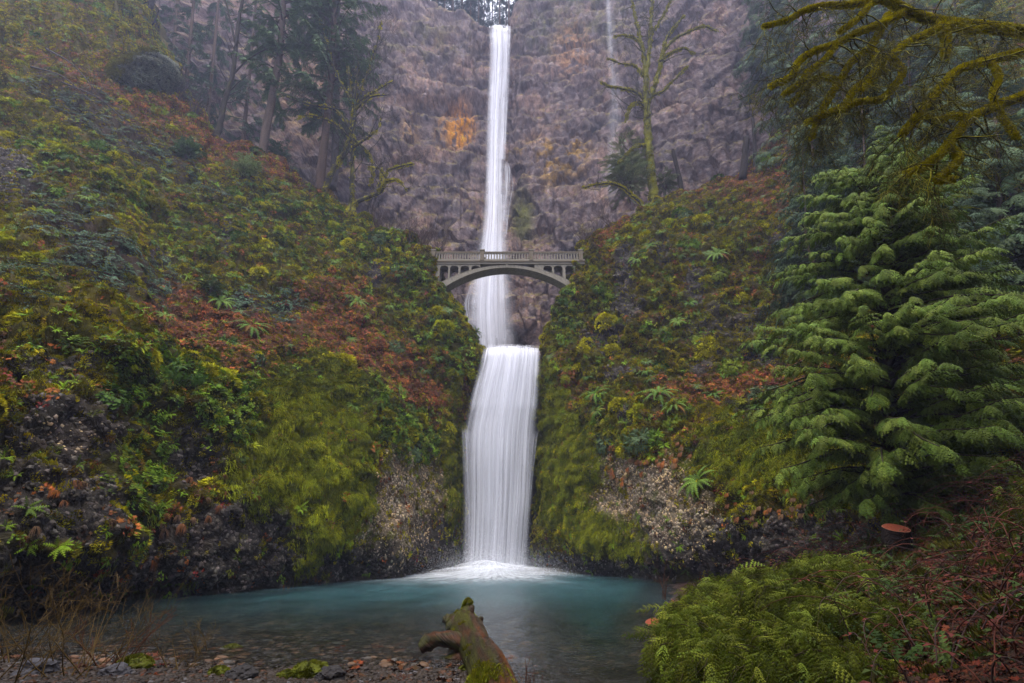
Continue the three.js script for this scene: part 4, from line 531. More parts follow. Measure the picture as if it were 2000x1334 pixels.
// withered brown tufts hanging from the rock
function tuftGeo(seed) { const r = rng(seed), G = new Geo(); for (let k = 0; k < 34; k++) { const x = (r() - 0.5) * 0.5, l = 0.6 + 0.6 * r(), w = 0.018 + 0.014 * r(), s = 0.6 + 0.8 * r(), c = [s, s * (0.85 + 0.2 * r()), s * 0.9], x2 = x * (1.2 + 0.5 * r()); const a = G.v(x * 0.5 - w, 0, 0, c), b = G.v(x * 0.5 + w, 0, 0, c), d = G.v(x2 - w, 0.22 + 0.1 * r(), l * 0.45, c), e = G.v(x2 + w, 0.22, l * 0.45, c), t = G.v(x2 * 1.1 + (r() - 0.5) * 0.1, 0.14 + 0.1 * r(), l, c); G.t(a, d, b); G.t(b, d, e); G.t(d, t, e); } return G.build(); }
{
  const gs = [1, 2, 3].map((k) => tuftGeo(500 + k)), ms = [[0.17, 0.075, 0.03], [0.24, 0.085, 0.022], [0.14, 0.085, 0.045]].map((c) => std({ color: lin(...c), vertexColors: true, roughness: 0.9 })), r = rng(88);
  const put = (S, px, py, s, label, group) => { const h = nearest(S, px, py), o = mesh('withered_tuft', gs[Math.floor(r() * 3)], ms[Math.floor(r() * 3)]); tag(o, label, 'dead plant', group); const M = basis(h.sn, (r() - 0.5) * 0.4).scale(new V3(s, s, s)); M.setPosition(h.p.addScaledVector(h.sn, 0.08)); M.decompose(o.position, o.quaternion, o.scale); };
  for (const [px, py] of [[91, 947], [104, 959], [145, 939], [159, 942], [188, 953], [127, 980], [214, 1017], [66, 1032], [40, 1044], [325, 1005], [345, 1007], [375, 1011], [408, 945], [422, 950], [441, 963], [405, 974], [429, 989], [438, 929], [372, 932], [402, 1007], [315, 1022], [294, 1029], [319, 1032], [355, 1025], [296, 1095], [300, 1085], [500, 965]]) put(leftS, px, py, 0.38 + 0.22 * r(), 'one of the orange brown withered tufts hanging on the dark left rock wall', 'withered tufts on the left rock wall');
  for (let q = 0; q < 44; q++) { const t = r(); put(rightS, 1168 + 185 * t, 895 + 25 * Math.sin(t * 3) - 45 * t * r() + 18 * r() - (t > 0.3 ? 12 : -20 * r()), 0.3 + 0.25 * r(), 'one of the thin brown withered tufts fringing the pale pebbly rock', 'withered tufts over the pebbly rock'); }
  for (let q = 0; q < 26; q++) put(rightS, 1420 + 190 * r(), 955 + 70 * r(), 0.28 + 0.15 * r(), 'one of the faint brown tufts under the dark moss right of the pebbly rock', 'brown tufts under the right moss');
  for (let q = 0; q < 22; q++) put(leftS, 710 + 160 * r(), 905 + 120 * r(), 0.28 + 0.15 * r(), 'one of the short brown tufts on the pebbly rock left of the lower falls', 'brown tufts on the left pebbly rock');
}
// ---------------------------------------------------------------- trees
const barkT = tex(256, 256, (u, v) => { const n = 0.75 + 0.75 * tileNoise(u, v, 26, 2, 3) + 0.3 * tileNoise(u, v, 60, 7, 2); return [n, n, n]; });
const barkUV = (g, k = 1.2) => { const p = g.attributes.position.array, n = g.attributes.normal.array, uv = new Float32Array(p.length / 3 * 2); for (let i = 0; i < p.length / 3; i++) { uv[i * 2] = (p[i * 3] * Math.sign(n[i * 3 + 2] || 1) + p[i * 3 + 2] * Math.sign(n[i * 3] || 1)) / k; uv[i * 2 + 1] = p[i * 3 + 1] / (k * 2.2); } g.setAttribute('uv', new THREE.BufferAttribute(uv, 2)); return g; };
const woodMat = std({ vertexColors: true, roughness: 0.9, map: barkT, bumpMap: barkT, bumpScale: 0.05 }), twigMat = std({ vertexColors: true, roughness: 0.9 });
const barkCol = (bark, moss, amt, seed) => (p, nx, ny, nz) => { const m = clamp(sstep(-0.25, 0.35, fbm(p.x * 1.4 + nx + seed, p.y * 0.6 + ny, p.z * 1.4 + nz, 3) + amt - 0.45 + 0.35 * ny)), f = 1 + 0.6 * noise(p.x * 5 + nx * 3, p.y * 2.2, p.z * 5 + nz * 3); return [0, 1, 2].map((a) => clamp(mixf(bark[a], moss[a], m) * f, 0.004)); };
function smoothLine(pts, n) { return new THREE.CatmullRomCurve3(pts, false, 'centripetal').getPoints(n); }
function twigs(G, pts, rad, r, o, level, tips) {                  // side shoots along a limb
  const n = pts.length; let len = 0; for (let k = 1; k < n; k++) len += pts[k].distanceTo(pts[k - 1]);
  const cnt = Math.max(1, Math.round(len * o.dens * (level > 1 ? 1.2 : 1)));
  for (let q = 0; q < cnt; q++) {
    const t = o.from + (1 - o.from) * (q + r()) / cnt, k = Math.min(n - 2, Math.floor(t * (n - 1))), p = pts[k].clone().lerp(pts[k + 1], t * (n - 1) - k), d = pts[k + 1].clone().sub(pts[k]).normalize();
    const s = new V3(r() - 0.5, r() - 0.5 + o.lift * 0.3, (r() - 0.5) * 0.9).normalize(); d.multiplyScalar(0.55).add(s).add(new V3(0, o.lift * 0.5, 0)).normalize();
    const L = o.len * (0.5 + 0.8 * r()) * Math.pow(0.55, level) * (1 - 0.35 * t), m = 5, st = L / m, line = [p.clone()], r0 = Math.min(rad[k] * 0.5, o.rmax * Math.pow(0.5, level)); let c = p.clone();
    for (let j = 0; j < m; j++) { c = c.clone().addScaledVector(d, st); line.push(c); d.x += (r() - 0.5) * o.wig; d.y += (r() - 0.5) * o.wig + o.lift * 0.12 - o.sag * 0.15; d.z += (r() - 0.5) * o.wig; d.normalize(); }
    const rr = line.map((_, j) => Math.max(o.rmin, r0 * (1 - 0.8 * j / m))); tube(G, line, rr, level > 1 ? 3 : 4, o.col); if (tips) tips.push([line[m], d.clone(), line]);
    if (level < o.levels) twigs(G, line, rr, r, { ...o, dens: o.dens * 1.5, from: 0.25 }, level + 1, tips);
  }
}
// a bare tree: limbs are surveyed lines [[px, py, D], ...] with radii in pixels
function bareTree(name, label, limbs, opt) {
  const base = P(...limbs[0].at[0]), o = thing(name, label, 'tree', base, opt.group), r = rng(opt.seed), tw = new Geo(), col = barkCol(opt.bark, opt.moss, opt.amt, opt.seed), tcol = barkCol(opt.twig || opt.bark, opt.moss, opt.twigMoss ?? 0, opt.seed), tuftList = [], col3 = new THREE.Color();
  limbs.forEach((l, i) => {
    const raw = l.at.map((a) => P(...a)); if (i === 0 && raw[0].z < -40) raw.unshift(raw[0].clone().add(new V3(0, -2.6, 0.2))); const n = Math.max(10, raw.length * 6), pts = smoothLine(raw, n), sc = PXM(...l.at[0]), rad = pts.map((_, k) => mixf(l.r[0], l.r[1], Math.pow(k / n, 0.8)) * sc), G = new Geo();
    const wob = 0.5 * rad[0]; pts.forEach((p, k) => { if (k) { p.x += wob * noise(p.y * 0.9, i * 7 + opt.seed, 0) * 0.6; p.z += wob * noise(p.y * 0.9, 9, i * 7 + opt.seed); } });
    if (i === 0 && opt.flare) for (let k = 0; k < 5; k++) rad[k] *= 1 + 0.7 * Math.pow(1 - k / 5, 2);
    tube(G, pts, rad, opt.sides || 9, col, 0.25, opt.seed); mesh(i === 0 ? 'trunk' : 'limb', barkUV(local(G.build(), o)), woodMat, o);
    if (opt.tuft) for (let q = 0; q < pts.length * opt.tuft; q++) { const k = Math.floor(r() * (pts.length - 1)), p = pts[k].clone().lerp(pts[k + 1], r()), a = r() * 6.283, d = pts[k + 1].clone().sub(pts[k]).normalize(), nn = new V3(Math.cos(a), Math.abs(Math.sin(a)) * 1.1 - 0.35 + (r() < 0.25 ? -0.8 : 0), Math.sin(a * 1.7)).addScaledVector(d, -0.0).normalize(); nn.addScaledVector(d, -nn.dot(d)).normalize(); tuftList.push([p.addScaledVector(nn, rad[k] * 0.85), nn, rad[k]]); }
    if (!l.plain) twigs(tw, pts, rad, r, { dens: opt.dens ?? 0.5, len: opt.len ?? 5, from: l.from ?? 0.3, lift: opt.lift ?? 0.6, sag: opt.sag ?? 0, wig: opt.wig ?? 0.5, rmax: opt.rmax ?? 0.12, rmin: opt.rmin ?? 0.018, levels: opt.levels ?? 2, col: tcol }, 0, null);
  });
  if (tw.i.length) mesh('twigs', local(tw.build(), o), twigMat, o).userData.kind = 'stuff';
  if (tuftList.length) { const per = UM.map(() => []); tuftList.forEach((t) => per[Math.floor(r() * 3)].push(t)); per.forEach((list, k) => { const m = new THREE.InstancedMesh(UM[k], mossMat, list.length); list.forEach(([p, nn, rd], i) => { const s = (opt.tuftSize ?? 1) * (0.6 + 0.7 * r()), M = basis(nn, r() * 6).scale(new V3(s, s, s)); M.setPosition(p.sub(base)); m.setMatrixAt(i, M); const f = 0.6 + 0.7 * r(); m.setColorAt(i, col3.setRGB(opt.moss[0] * f * 1.5, opt.moss[1] * f * 1.45, opt.moss[2] * f * 1.3)); }); m.name = 'moss'; m.castShadow = m.receiveShadow = true; m.userData.kind = 'stuff'; o.add(m); }); }
  return o;
}
function cedarSpray(seed, wide = 0.46, n = 7, sw = 0.075, sn = 3) { const r = rng(seed), G = new Geo(); let p = new V3(0, 0, 0), d = new V3((r() - 0.5) * 0.3, 0.15, 1).normalize(); for (let k = 0; k < n; k++) { const t = k / n, w = wide * Math.sin(Math.PI * (0.25 + 0.72 * t)) * (0.75 + 0.5 * r()); for (const s of [1, -1]) { if (r() < 0.08) continue; const dd = new V3(s * 0.75, -0.2 - 0.35 * r(), 0.7 + 0.2 * r()).normalize(), f = 0.6 + 0.75 * r(); frond(G, p.clone(), dd, new V3(0, 1, 0), w, sn, sw, 0.9, r, [f, f, f]); } p = p.clone().addScaledVector(d, 1 / n); d.y -= 0.14; d.normalize(); } frond(G, p, d, new V3(0, 1, 0), 0.22, 3, 0.06, 0.5, r, W1); return G.build(); }
function firSpray(seed) { const r = rng(seed), G = new Geo(); for (let k = 0; k < 9; k++) { const t = k / 9; for (const s of [1, -1]) { const a = new V3(0, -0.12 * t * t, t * 0.9), d = new V3(s * (0.65 + 0.2 * r()), -0.25 * r(), 0.8).normalize(), l = 0.42 * (1 - 0.6 * t) * (0.7 + 0.5 * r()), sd = new V3(-d.z * s, 0, d.x * s).normalize(), f = 0.7 + 0.6 * r(); leaf(G, a, d, sd, l, 0.06 + 0.03 * r(), -0.02, [f, f, f]); } } return G.build(); }
const UC = [1, 2, 3].map((k) => cedarSpray(700 + k)), UCL = [1, 2, 3].map((k) => cedarSpray(740 + k, 0.32, 8, 0.042, 4)), UFir = [1, 2, 3].map((k) => firSpray(720 + k));
function foliagePart(o, list, units, color, spread, r, mat) {
  const per = units.map(() => []); list.forEach((e) => per[Math.floor(r() * units.length)].push(e)); const c = new THREE.Color();
  per.forEach((l, k) => { if (!l.length) return; const m = new THREE.InstancedMesh(units[k], mat, l.length); l.forEach(([p, d, up, s], i) => { const z = d.clone().normalize(), x = new V3().crossVectors(up, z); if (x.lengthSq() < 1e-4) x.set(1, 0, 0); x.normalize(); const y = new V3().crossVectors(z, x); const M = new THREE.Matrix4().makeBasis(x, y, z).scale(new V3(s, s, s)); M.setPosition(p.clone().sub(o.position)); m.setMatrixAt(i, M); const f = 1 - spread + 2 * spread * r(), h = 1 + 0.25 * (r() - 0.5); m.setColorAt(i, c.setRGB(color[0] * f * h, color[1] * f, color[2] * f)); }); m.name = 'foliage'; m.castShadow = m.receiveShadow = true; m.userData.kind = 'stuff'; o.add(m); });
}
const needleMat = phys({ vertexColors: true, roughness: 0.7, transmission: 0.2, thickness: 0, specularIntensity: 0.15 });
// a conifer: trunk line, whorls of drooping boughs with sprays
function conifer(name, label, line, o2) {
  if (line[0].z < -22 && line[0].z > -70) line = [line[0].clone().add(new V3(0, -2.6, 0)), ...line]; const base = line[0], o = thing(name, label, 'tree', base, o2.group), r = rng(o2.seed), pts = smoothLine(line, 30), H = pts.length, G = new Geo(), rad = pts.map((_, k) => mixf(o2.r[0], o2.r[1], k / (H - 1)));
  tube(G, pts, rad, 10, barkCol(o2.bark || [0.11, 0.075, 0.055], [0.10, 0.10, 0.02], o2.amt ?? 0.05, o2.seed), 0.15, o2.seed); mesh('trunk', barkUV(local(G.build(), o)), woodMat, o);
  const B = new Geo(), list = [], bc = barkCol([0.05, 0.038, 0.03], [0.08, 0.09, 0.02], o2.bmoss ?? 0.1, o2.seed);
  for (let q = 0; q < o2.n; q++) {
    const t = o2.from + (1 - o2.from) * (q + r()) / o2.n, k = Math.min(H - 2, Math.floor(t * (H - 1))), p = pts[k].clone().lerp(pts[k + 1], t * (H - 1) - k), a = o2.arc ? o2.arc[0] + (o2.arc[1] - o2.arc[0]) * r() : r() * 6.283, L = o2.len * o2.shape((t - o2.from) / (1 - o2.from)) * (0.7 + 0.5 * r());
    const vary = 0.5 + r(); let d = new V3(Math.cos(a), (o2.rise ?? 0.25) * vary, Math.sin(a)).normalize(); const m = 8, bl = [p.clone()]; let c = p.clone();
    for (let j = 0; j < m; j++) { c = c.clone().addScaledVector(d, L / m); bl.push(c); d.y -= (o2.droop ?? 0.9) * (1.5 - 0.5 * vary) / m * (j < 5 ? 1 : -0.5); d.x += (r() - 0.5) * 0.12; d.normalize(); }
    tube(B, bl, bl.map((_, j) => Math.max(0.012, 0.018 * L * (1 - 0.85 * j / m))), 4, bc);
    const ns = Math.max(3, Math.round(L * o2.sprays));
    if (t >= (o2.bare ?? 0)) for (let j = 0; j < ns; j++) { const u = 0.18 + 0.82 * (j + r()) / ns, kk = Math.min(m - 1, Math.floor(u * m)), bp = bl[kk].clone().lerp(bl[kk + 1], u * m - kk), bd = bl[kk + 1].clone().sub(bl[kk]).normalize(), sd = new V3(-bd.z, 0, bd.x).normalize().multiplyScalar((r() < 0.5 ? -1 : 1) * (0.4 + 0.9 * r()) * (u > 0.92 ? 0.2 : 1)); list.push([bp, bd.clone().multiplyScalar(0.8).add(sd).add(new V3(0, -(o2.hang ?? 0.35) * (0.5 + r()), 0)), new V3((r() - 0.5) * 0.5, 1, (r() - 0.5) * 0.5), (o2.spray ?? 0.9) * (0.7 + 0.6 * r())]); }
  }
  mesh('branches', local(B.build(), o), twigMat, o); foliagePart(o, list, o2.units || UFir, o2.color, 0.35, r, needleMat); return o;
}
const pyr = (t) => 1 - 0.75 * t, oval = (t) => 0.45 + 0.75 * Math.sin(Math.PI * clamp(0.08 + 0.8 * t)), tall = (t) => 0.8 + 0.3 * Math.sin(t * 9) * 0.3;
const Q = (...a) => a.map((e) => P(...e));
// ---------------------------------------------------------------- the trees of this place
const MOSSY = [0.26, 0.24, 0.010], DARKBARK = [0.045, 0.038, 0.034], GREYBARK = [0.09, 0.075, 0.065];
conifer('fir_tree', 'tall fir with a pale straight trunk leaning on the left ridge, drooping dead boughs', Q([512, 296, 54.5], [522, 240, 54.5], [534, 180, 54.5], [546, 105, 54.5], [551, 50, 54.5], [554, -10, 54.5], [558, -90, 54.5]), { seed: 601, r: [0.75, 0.42], n: 60, from: 0.42, len: 8.5, shape: (t) => 0.6 + 0.6 * t, sprays: 3.5, bare: 0.3, droop: 0.9, rise: 0.1, color: [0.09, 0.15, 0.06], spray: 1.5, hang: 0.9, bark: [0.13, 0.095, 0.075] });
conifer('fir_tree', 'large dark green fir behind the mossy maples, its crown beside the far cliff', Q([622, 374, 56.5], [631, 300, 56.5], [640, 220, 56.5], [648, 140, 56.5], [652, 60, 56.5], [655, -20, 56.5], [658, -120, 56.5]), { seed: 602, r: [0.75, 0.4], n: 80, from: 0.4, len: 10.5, shape: (t) => 0.75 + 0.35 * t, sprays: 4, droop: 1.0, rise: 0.25, color: [0.09, 0.15, 0.06], spray: 1.6, hang: 0.8, bark: [0.12, 0.08, 0.06] });
conifer('fir_tree', 'slim grey fir trunk standing just right behind the large dark fir', Q([652, 345, 60.5], [655, 280, 60.5], [657, 200, 60.5], [659, 100, 60.5], [660, 0, 60.5], [662, -90, 60.5]), { seed: 603, r: [0.75, 0.4], n: 50, from: 0.4, len: 8, shape: (t) => 0.9, sprays: 3.5, color: [0.08, 0.14, 0.06], spray: 1.5, hang: 0.8, bark: [0.10, 0.085, 0.08] });
[[352, 235, 64, 'hazy fir deep in the mist just right of the ivy covered dome'], [398, 262, 68, 'hazy fir in the mist behind the thin leaning alder'], [468, 300, 66, 'faint misty fir between the leaning alder and the pale trunked fir'], [325, 190, 72, 'palest fir in the mist over the ivy covered dome']].forEach(([px, py, D, l], i) => conifer('misty_fir', l, Q([px, py + 60, D], [px + 8, py - 40, D], [px + 20, py - 160, D], [px + 32, py - 300, D], [px + 40, py - 380, D]), { seed: 610 + i, r: [0.55, 0.15], n: 55, from: 0.35, len: 5.5, shape: pyr, sprays: 3, color: [0.08, 0.14, 0.075], spray: 1.5, hang: 0.7, group: null }));
bareTree('alder_tree', 'thin bare alder leaning right on the misty left ridge', [{ at: [[428, 252, 52.5], [437, 205, 52.5], [453, 150, 52.5], [461, 95, 52.5], [466, 40, 52.5], [480, -20, 52.5]], r: [6.5, 3] }, { at: [[462, 92, 52.5], [452, 50, 52.5], [440, 0, 52.5], [430, -30, 52.5]], r: [2.5, 1.2] }, { at: [[452, 150, 52.5], [480, 120, 52], [520, 95, 51.5]], r: [2, 0.8] }], { seed: 621, bark: DARKBARK, moss: [0.09, 0.09, 0.015], amt: 0.2, dens: 0.35, len: 6, flare: true });
bareTree('alder_tree', 'dark forked bare alder at the top left beside the mossy upper slope', [{ at: [[287, 90, 55], [283, 50, 55], [291, 20, 55], [303, -20, 55]], r: [7, 4.5] }, { at: [[285, 42, 55], [277, 10, 55], [270, -25, 55]], r: [3.5, 2] }, { at: [[285, 60, 55], [300, 45, 54.5], [310, 20, 54]], r: [2, 1] }], { seed: 622, bark: [0.03, 0.026, 0.024], moss: [0.06, 0.06, 0.015], amt: 0.05, dens: 0.35, len: 5, flare: true });
bareTree('mossy_maple', 'mossy maple with a forked leaning trunk at the tip of the left ridge', [{ at: [[630, 398, 54.5], [645, 345, 54.5], [668, 305, 54.5], [684, 268, 54.5], [690, 225, 54.5], [686, 185, 54.5], [680, 130, 54.5]], r: [7, 2.5] }, { at: [[688, 235, 54.5], [700, 200, 54], [730, 180, 53.5], [765, 160, 53]], r: [3, 1] }, { at: [[686, 250, 54.5], [655, 215, 54.5], [610, 205, 54], [560, 190, 54]], r: [2.6, 1] }, { at: [[688, 200, 54.5], [660, 150, 54.5], [640, 90, 54.5], [625, 40, 54.5]], r: [2.6, 1] }, { at: [[690, 210, 54.5], [715, 150, 54], [735, 90, 54], [745, 40, 54]], r: [2.6, 1] }, { at: [[684, 268, 54.5], [650, 240, 54], [600, 225, 53.5], [575, 235, 53]], r: [2, 0.8] }], { seed: 623, bark: DARKBARK, moss: MOSSY, amt: 0.38, twigMoss: 0.12, dens: 0.62, len: 6.5, levels: 2, rmin: 0.02, flare: true, tuft: 1.2, tuftSize: 0.7 });
bareTree('mossy_maple', 'upright dark mossy maple right of the forked leaning one on the left ridge', [{ at: [[686, 398, 53.8], [688, 340, 53.8], [688, 290, 53.8], [692, 240, 53.8], [694, 190, 53.8], [700, 120, 53.8]], r: [6, 2] }, { at: [[688, 290, 53.8], [710, 275, 53.3], [735, 255, 53], [745, 230, 53]], r: [2.4, 0.9] }, { at: [[690, 270, 53.8], [720, 300, 53.3], [728, 340, 53], [722, 365, 53]], r: [2.2, 1] }, { at: [[693, 215, 53.8], [725, 190, 53.5], [760, 185, 53]], r: [2, 0.8] }], { seed: 624, bark: [0.03, 0.027, 0.022], moss: MOSSY, amt: 0.3, twigMoss: 0.08, dens: 0.6, len: 5.5, levels: 2, rmin: 0.02, flare: true, tuft: 1.2, tuftSize: 0.6 });
bareTree('mossy_limb', 'low mossy limb reaching right from the left ridge toward the falls', [{ at: [[695, 398, 53], [720, 385, 52.6], [745, 372, 52.2], [753, 352, 52], [756, 335, 52], [775, 327, 51.6], [806, 320, 51]], r: [5, 1.2] }, { at: [[738, 374, 52.2], [745, 350, 52], [742, 330, 52], [718, 328, 51.7]], r: [2.6, 1] }, { at: [[752, 355, 52], [775, 352, 51.6], [795, 372, 51.2]], r: [2, 0.7] }], { seed: 625, bark: DARKBARK, moss: MOSSY, amt: 0.4, twigMoss: 0.1, dens: 0.7, len: 3.5, rmin: 0.02, tuft: 1.6, tuftSize: 0.6 });
bareTree('mossy_maple', 'tall bare mossy maple alone on the right ridge above the bridge', [
  { at: [[1277, 380, 53.2], [1271, 330, 53.2], [1267, 280, 53.2], [1264, 230, 53.2], [1262, 195, 53.2]], r: [10, 7], from: 0.75 },
  { at: [[1262, 197, 53.2], [1262, 150, 53.2], [1269, 90, 53.2], [1272, 40, 53.2], [1276, -20, 53.2]], r: [6, 2.6] },
  { at: [[1262, 165, 53.2], [1257, 110, 53.2], [1249, 70, 53.2], [1240, 30, 53.2], [1228, -20, 53.2]], r: [4, 1.6] },
  { at: [[1266, 200, 53.2], [1279, 165, 53.2], [1290, 130, 53.2], [1295, 100, 53.2], [1302, 75, 53], [1320, 50, 52.6], [1338, 30, 52.4]], r: [5.2, 1.6] },
  { at: [[1296, 98, 53], [1320, 75, 52.6], [1350, 60, 52.2], [1375, 52, 52], [1400, 62, 51.8]], r: [3, 1.2] },
  { at: [[1288, 120, 53], [1310, 105, 52.6], [1335, 95, 52.2], [1356, 106, 52]], r: [2.6, 1] },
  { at: [[1268, 190, 53.2], [1292, 180, 52.8], [1318, 155, 52.4], [1345, 128, 52]], r: [2.4, 0.9] },
  { at: [[1260, 195, 53.2], [1240, 180, 52.8], [1215, 173, 52.4], [1190, 170, 52], [1172, 160, 51.8]], r: [2.8, 1] },
  { at: [[1258, 205, 53.2], [1240, 202, 52.8], [1228, 215, 52.6], [1222, 240, 52.4]], r: [2.6, 1.2] },
  { at: [[1263, 285, 53.2], [1245, 285, 52.8], [1228, 298, 52.4], [1208, 318, 52]], r: [2.8, 1.1] },
  { at: [[1258, 150, 53.2], [1240, 130, 53], [1215, 125, 52.6], [1185, 115, 52.2]], r: [2.4, 0.8] },
  { at: [[1258, 100, 53.2], [1240, 75, 53], [1222, 70, 52.7], [1200, 72, 52.4]], r: [2.4, 0.8] },
  { at: [[1270, 70, 53.2], [1290, 40, 53], [1308, 5, 52.8], [1312, -20, 52.8]], r: [2.6, 1] },
], { seed: 630, bark: [0.06, 0.055, 0.04], moss: [0.19, 0.18, 0.012], amt: 0.62, twigMoss: 0.2, dens: 0.55, len: 4.5, levels: 2, lift: 0.5, rmin: 0.02, flare: true, tuft: 2.5, tuftSize: 0.55 });
bareTree('mossy_limb', 'mossy branch arching left from the foot of the lone right ridge maple', [{ at: [[1250, 395, 52], [1235, 382, 51.6], [1215, 366, 51.2], [1190, 358, 50.8], [1160, 362, 50.4], [1138, 366, 50]], r: [3.6, 1] }], { seed: 631, bark: DARKBARK, moss: MOSSY, amt: 0.5, twigMoss: 0.15, dens: 0.9, len: 3, rmin: 0.016, tuft: 3, tuftSize: 0.5 });
// conifers
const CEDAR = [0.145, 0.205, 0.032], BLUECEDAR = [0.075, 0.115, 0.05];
conifer('redcedar_tree', 'big green redcedar with layered feathery boughs in front of the right rock wall', [P(1738, 1048, 19.5), P(1735, 900, 19.5), P(1730, 760, 19.7), P(1722, 600, 20), P(1710, 450, 20.3), P(1700, 330, 20.5)], { seed: 640, r: [0.26, 0.07], n: 340, from: 0.06, len: 4.6, arc: [-0.5, 3.64], shape: (t) => t < 0.12 ? 0.5 + 2.5 * t : t < 0.6 ? 0.85 + 0.25 * Math.sin(t * 4) : 1.05 - 1.1 * (t - 0.6), sprays: 6.5, units: UC, color: CEDAR, spray: 0.68, hang: 0.5, droop: 1.0, rise: 0.45 });
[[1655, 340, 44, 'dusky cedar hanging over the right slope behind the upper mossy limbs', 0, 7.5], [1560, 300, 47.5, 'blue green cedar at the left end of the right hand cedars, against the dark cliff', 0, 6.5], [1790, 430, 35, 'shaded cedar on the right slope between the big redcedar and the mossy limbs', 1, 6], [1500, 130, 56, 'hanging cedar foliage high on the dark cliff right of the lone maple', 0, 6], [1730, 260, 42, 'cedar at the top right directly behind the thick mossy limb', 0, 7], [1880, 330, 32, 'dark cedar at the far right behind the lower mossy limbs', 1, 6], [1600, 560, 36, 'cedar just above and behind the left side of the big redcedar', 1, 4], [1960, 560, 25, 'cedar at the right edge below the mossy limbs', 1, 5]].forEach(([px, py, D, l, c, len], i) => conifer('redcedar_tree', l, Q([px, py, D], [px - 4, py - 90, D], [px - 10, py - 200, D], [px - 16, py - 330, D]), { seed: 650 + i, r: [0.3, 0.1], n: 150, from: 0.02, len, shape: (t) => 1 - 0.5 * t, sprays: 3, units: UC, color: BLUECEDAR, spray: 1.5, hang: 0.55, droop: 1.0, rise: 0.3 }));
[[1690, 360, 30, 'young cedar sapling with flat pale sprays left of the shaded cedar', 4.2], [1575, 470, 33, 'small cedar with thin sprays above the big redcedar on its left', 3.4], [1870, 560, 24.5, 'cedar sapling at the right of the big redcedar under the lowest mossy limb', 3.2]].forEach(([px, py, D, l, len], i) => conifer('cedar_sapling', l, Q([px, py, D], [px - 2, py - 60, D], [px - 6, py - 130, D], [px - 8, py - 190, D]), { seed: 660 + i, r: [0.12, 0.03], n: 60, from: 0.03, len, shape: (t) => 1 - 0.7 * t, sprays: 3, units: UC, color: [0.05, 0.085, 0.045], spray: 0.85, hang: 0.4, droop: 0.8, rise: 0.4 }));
// forest on the rim above the upper fall
{
  const r = rng(77), rim = [[762, -8], [778, 0], [792, 8], [806, 10], [822, 17], [838, 22], [852, 27], [868, 33], [884, 40], [902, 46], [918, 52], [934, 58]];
  rim.forEach(([px, py], i) => conifer('rim_fir', 'one of the hazy firs lined up on the cliff rim left of the upper fall', Q([px, py + 6, 96 + 3 * r()], [px + 1, py - 30, 97], [px + 2, py - 80, 97], [px + 3, py - 140, 97]), { seed: 670 + i, r: [0.35, 0.1], n: 46, from: 0.1, len: 3.6, shape: (t) => 0.8 + 0.3 * t, sprays: 1.6, color: [0.03, 0.055, 0.04], spray: 1.3, hang: 0.5, group: 'firs on the cliff rim' }));
  for (let i = 0; i < 16; i++) { const px = 775 + 15 * i + 8 * r(), py = 0 + 4.1 * i, D = 103 + 6 * r(); conifer('rim_fir', 'one of the paler firs in the second row behind the cliff rim', Q([px, py + 14, D], [px + 1, py - 40, D], [px + 2, py - 130, D]), { seed: 720 + i, r: [0.35, 0.1], n: 52, from: 0.04, len: 3.4, shape: (t) => 0.9, sprays: 2, color: [0.04, 0.075, 0.05], spray: 1.5, hang: 0.5, group: 'second row of firs on the rim' }); }
  conifer('rim_fir', 'thin bare trunked fir standing against the sky at the lip of the upper fall', Q([994, 66, 97], [994, 20, 97], [993, -40, 97], [992, -120, 97]), { seed: 690, r: [0.38, 0.25], n: 26, from: 0.25, len: 3.2, shape: (t) => 0.5 + 0.6 * t, sprays: 1.5, color: [0.03, 0.055, 0.04], spray: 1.1, hang: 0.5 });
  conifer('rim_fir', 'bushy fir in the notch just left of the thin trunk above the upper fall', Q([976, 64, 99], [976, 20, 99], [976, -30, 99], [976, -90, 99]), { seed: 691, r: [0.3, 0.1], n: 46, from: 0.02, len: 2.6, shape: (t) => 0.75, sprays: 2, color: [0.03, 0.06, 0.04], spray: 1.2, hang: 0.5 });
  [[1008, 40, 98], [1022, 10, 98]].forEach(([px, py, D], i) => conifer('rim_fir', ['fir right of the thin trunk above the upper fall', 'fir on the right shoulder of the rim above the upper fall'][i], Q([px, py, D], [px, py - 50, D], [px, py - 120, D]), { seed: 692 + i, r: [0.3, 0.1], n: 40, from: 0.02, len: 3, shape: (t) => 0.9, sprays: 1.8, color: [0.03, 0.055, 0.04], spray: 1.2, hang: 0.5 }));
}
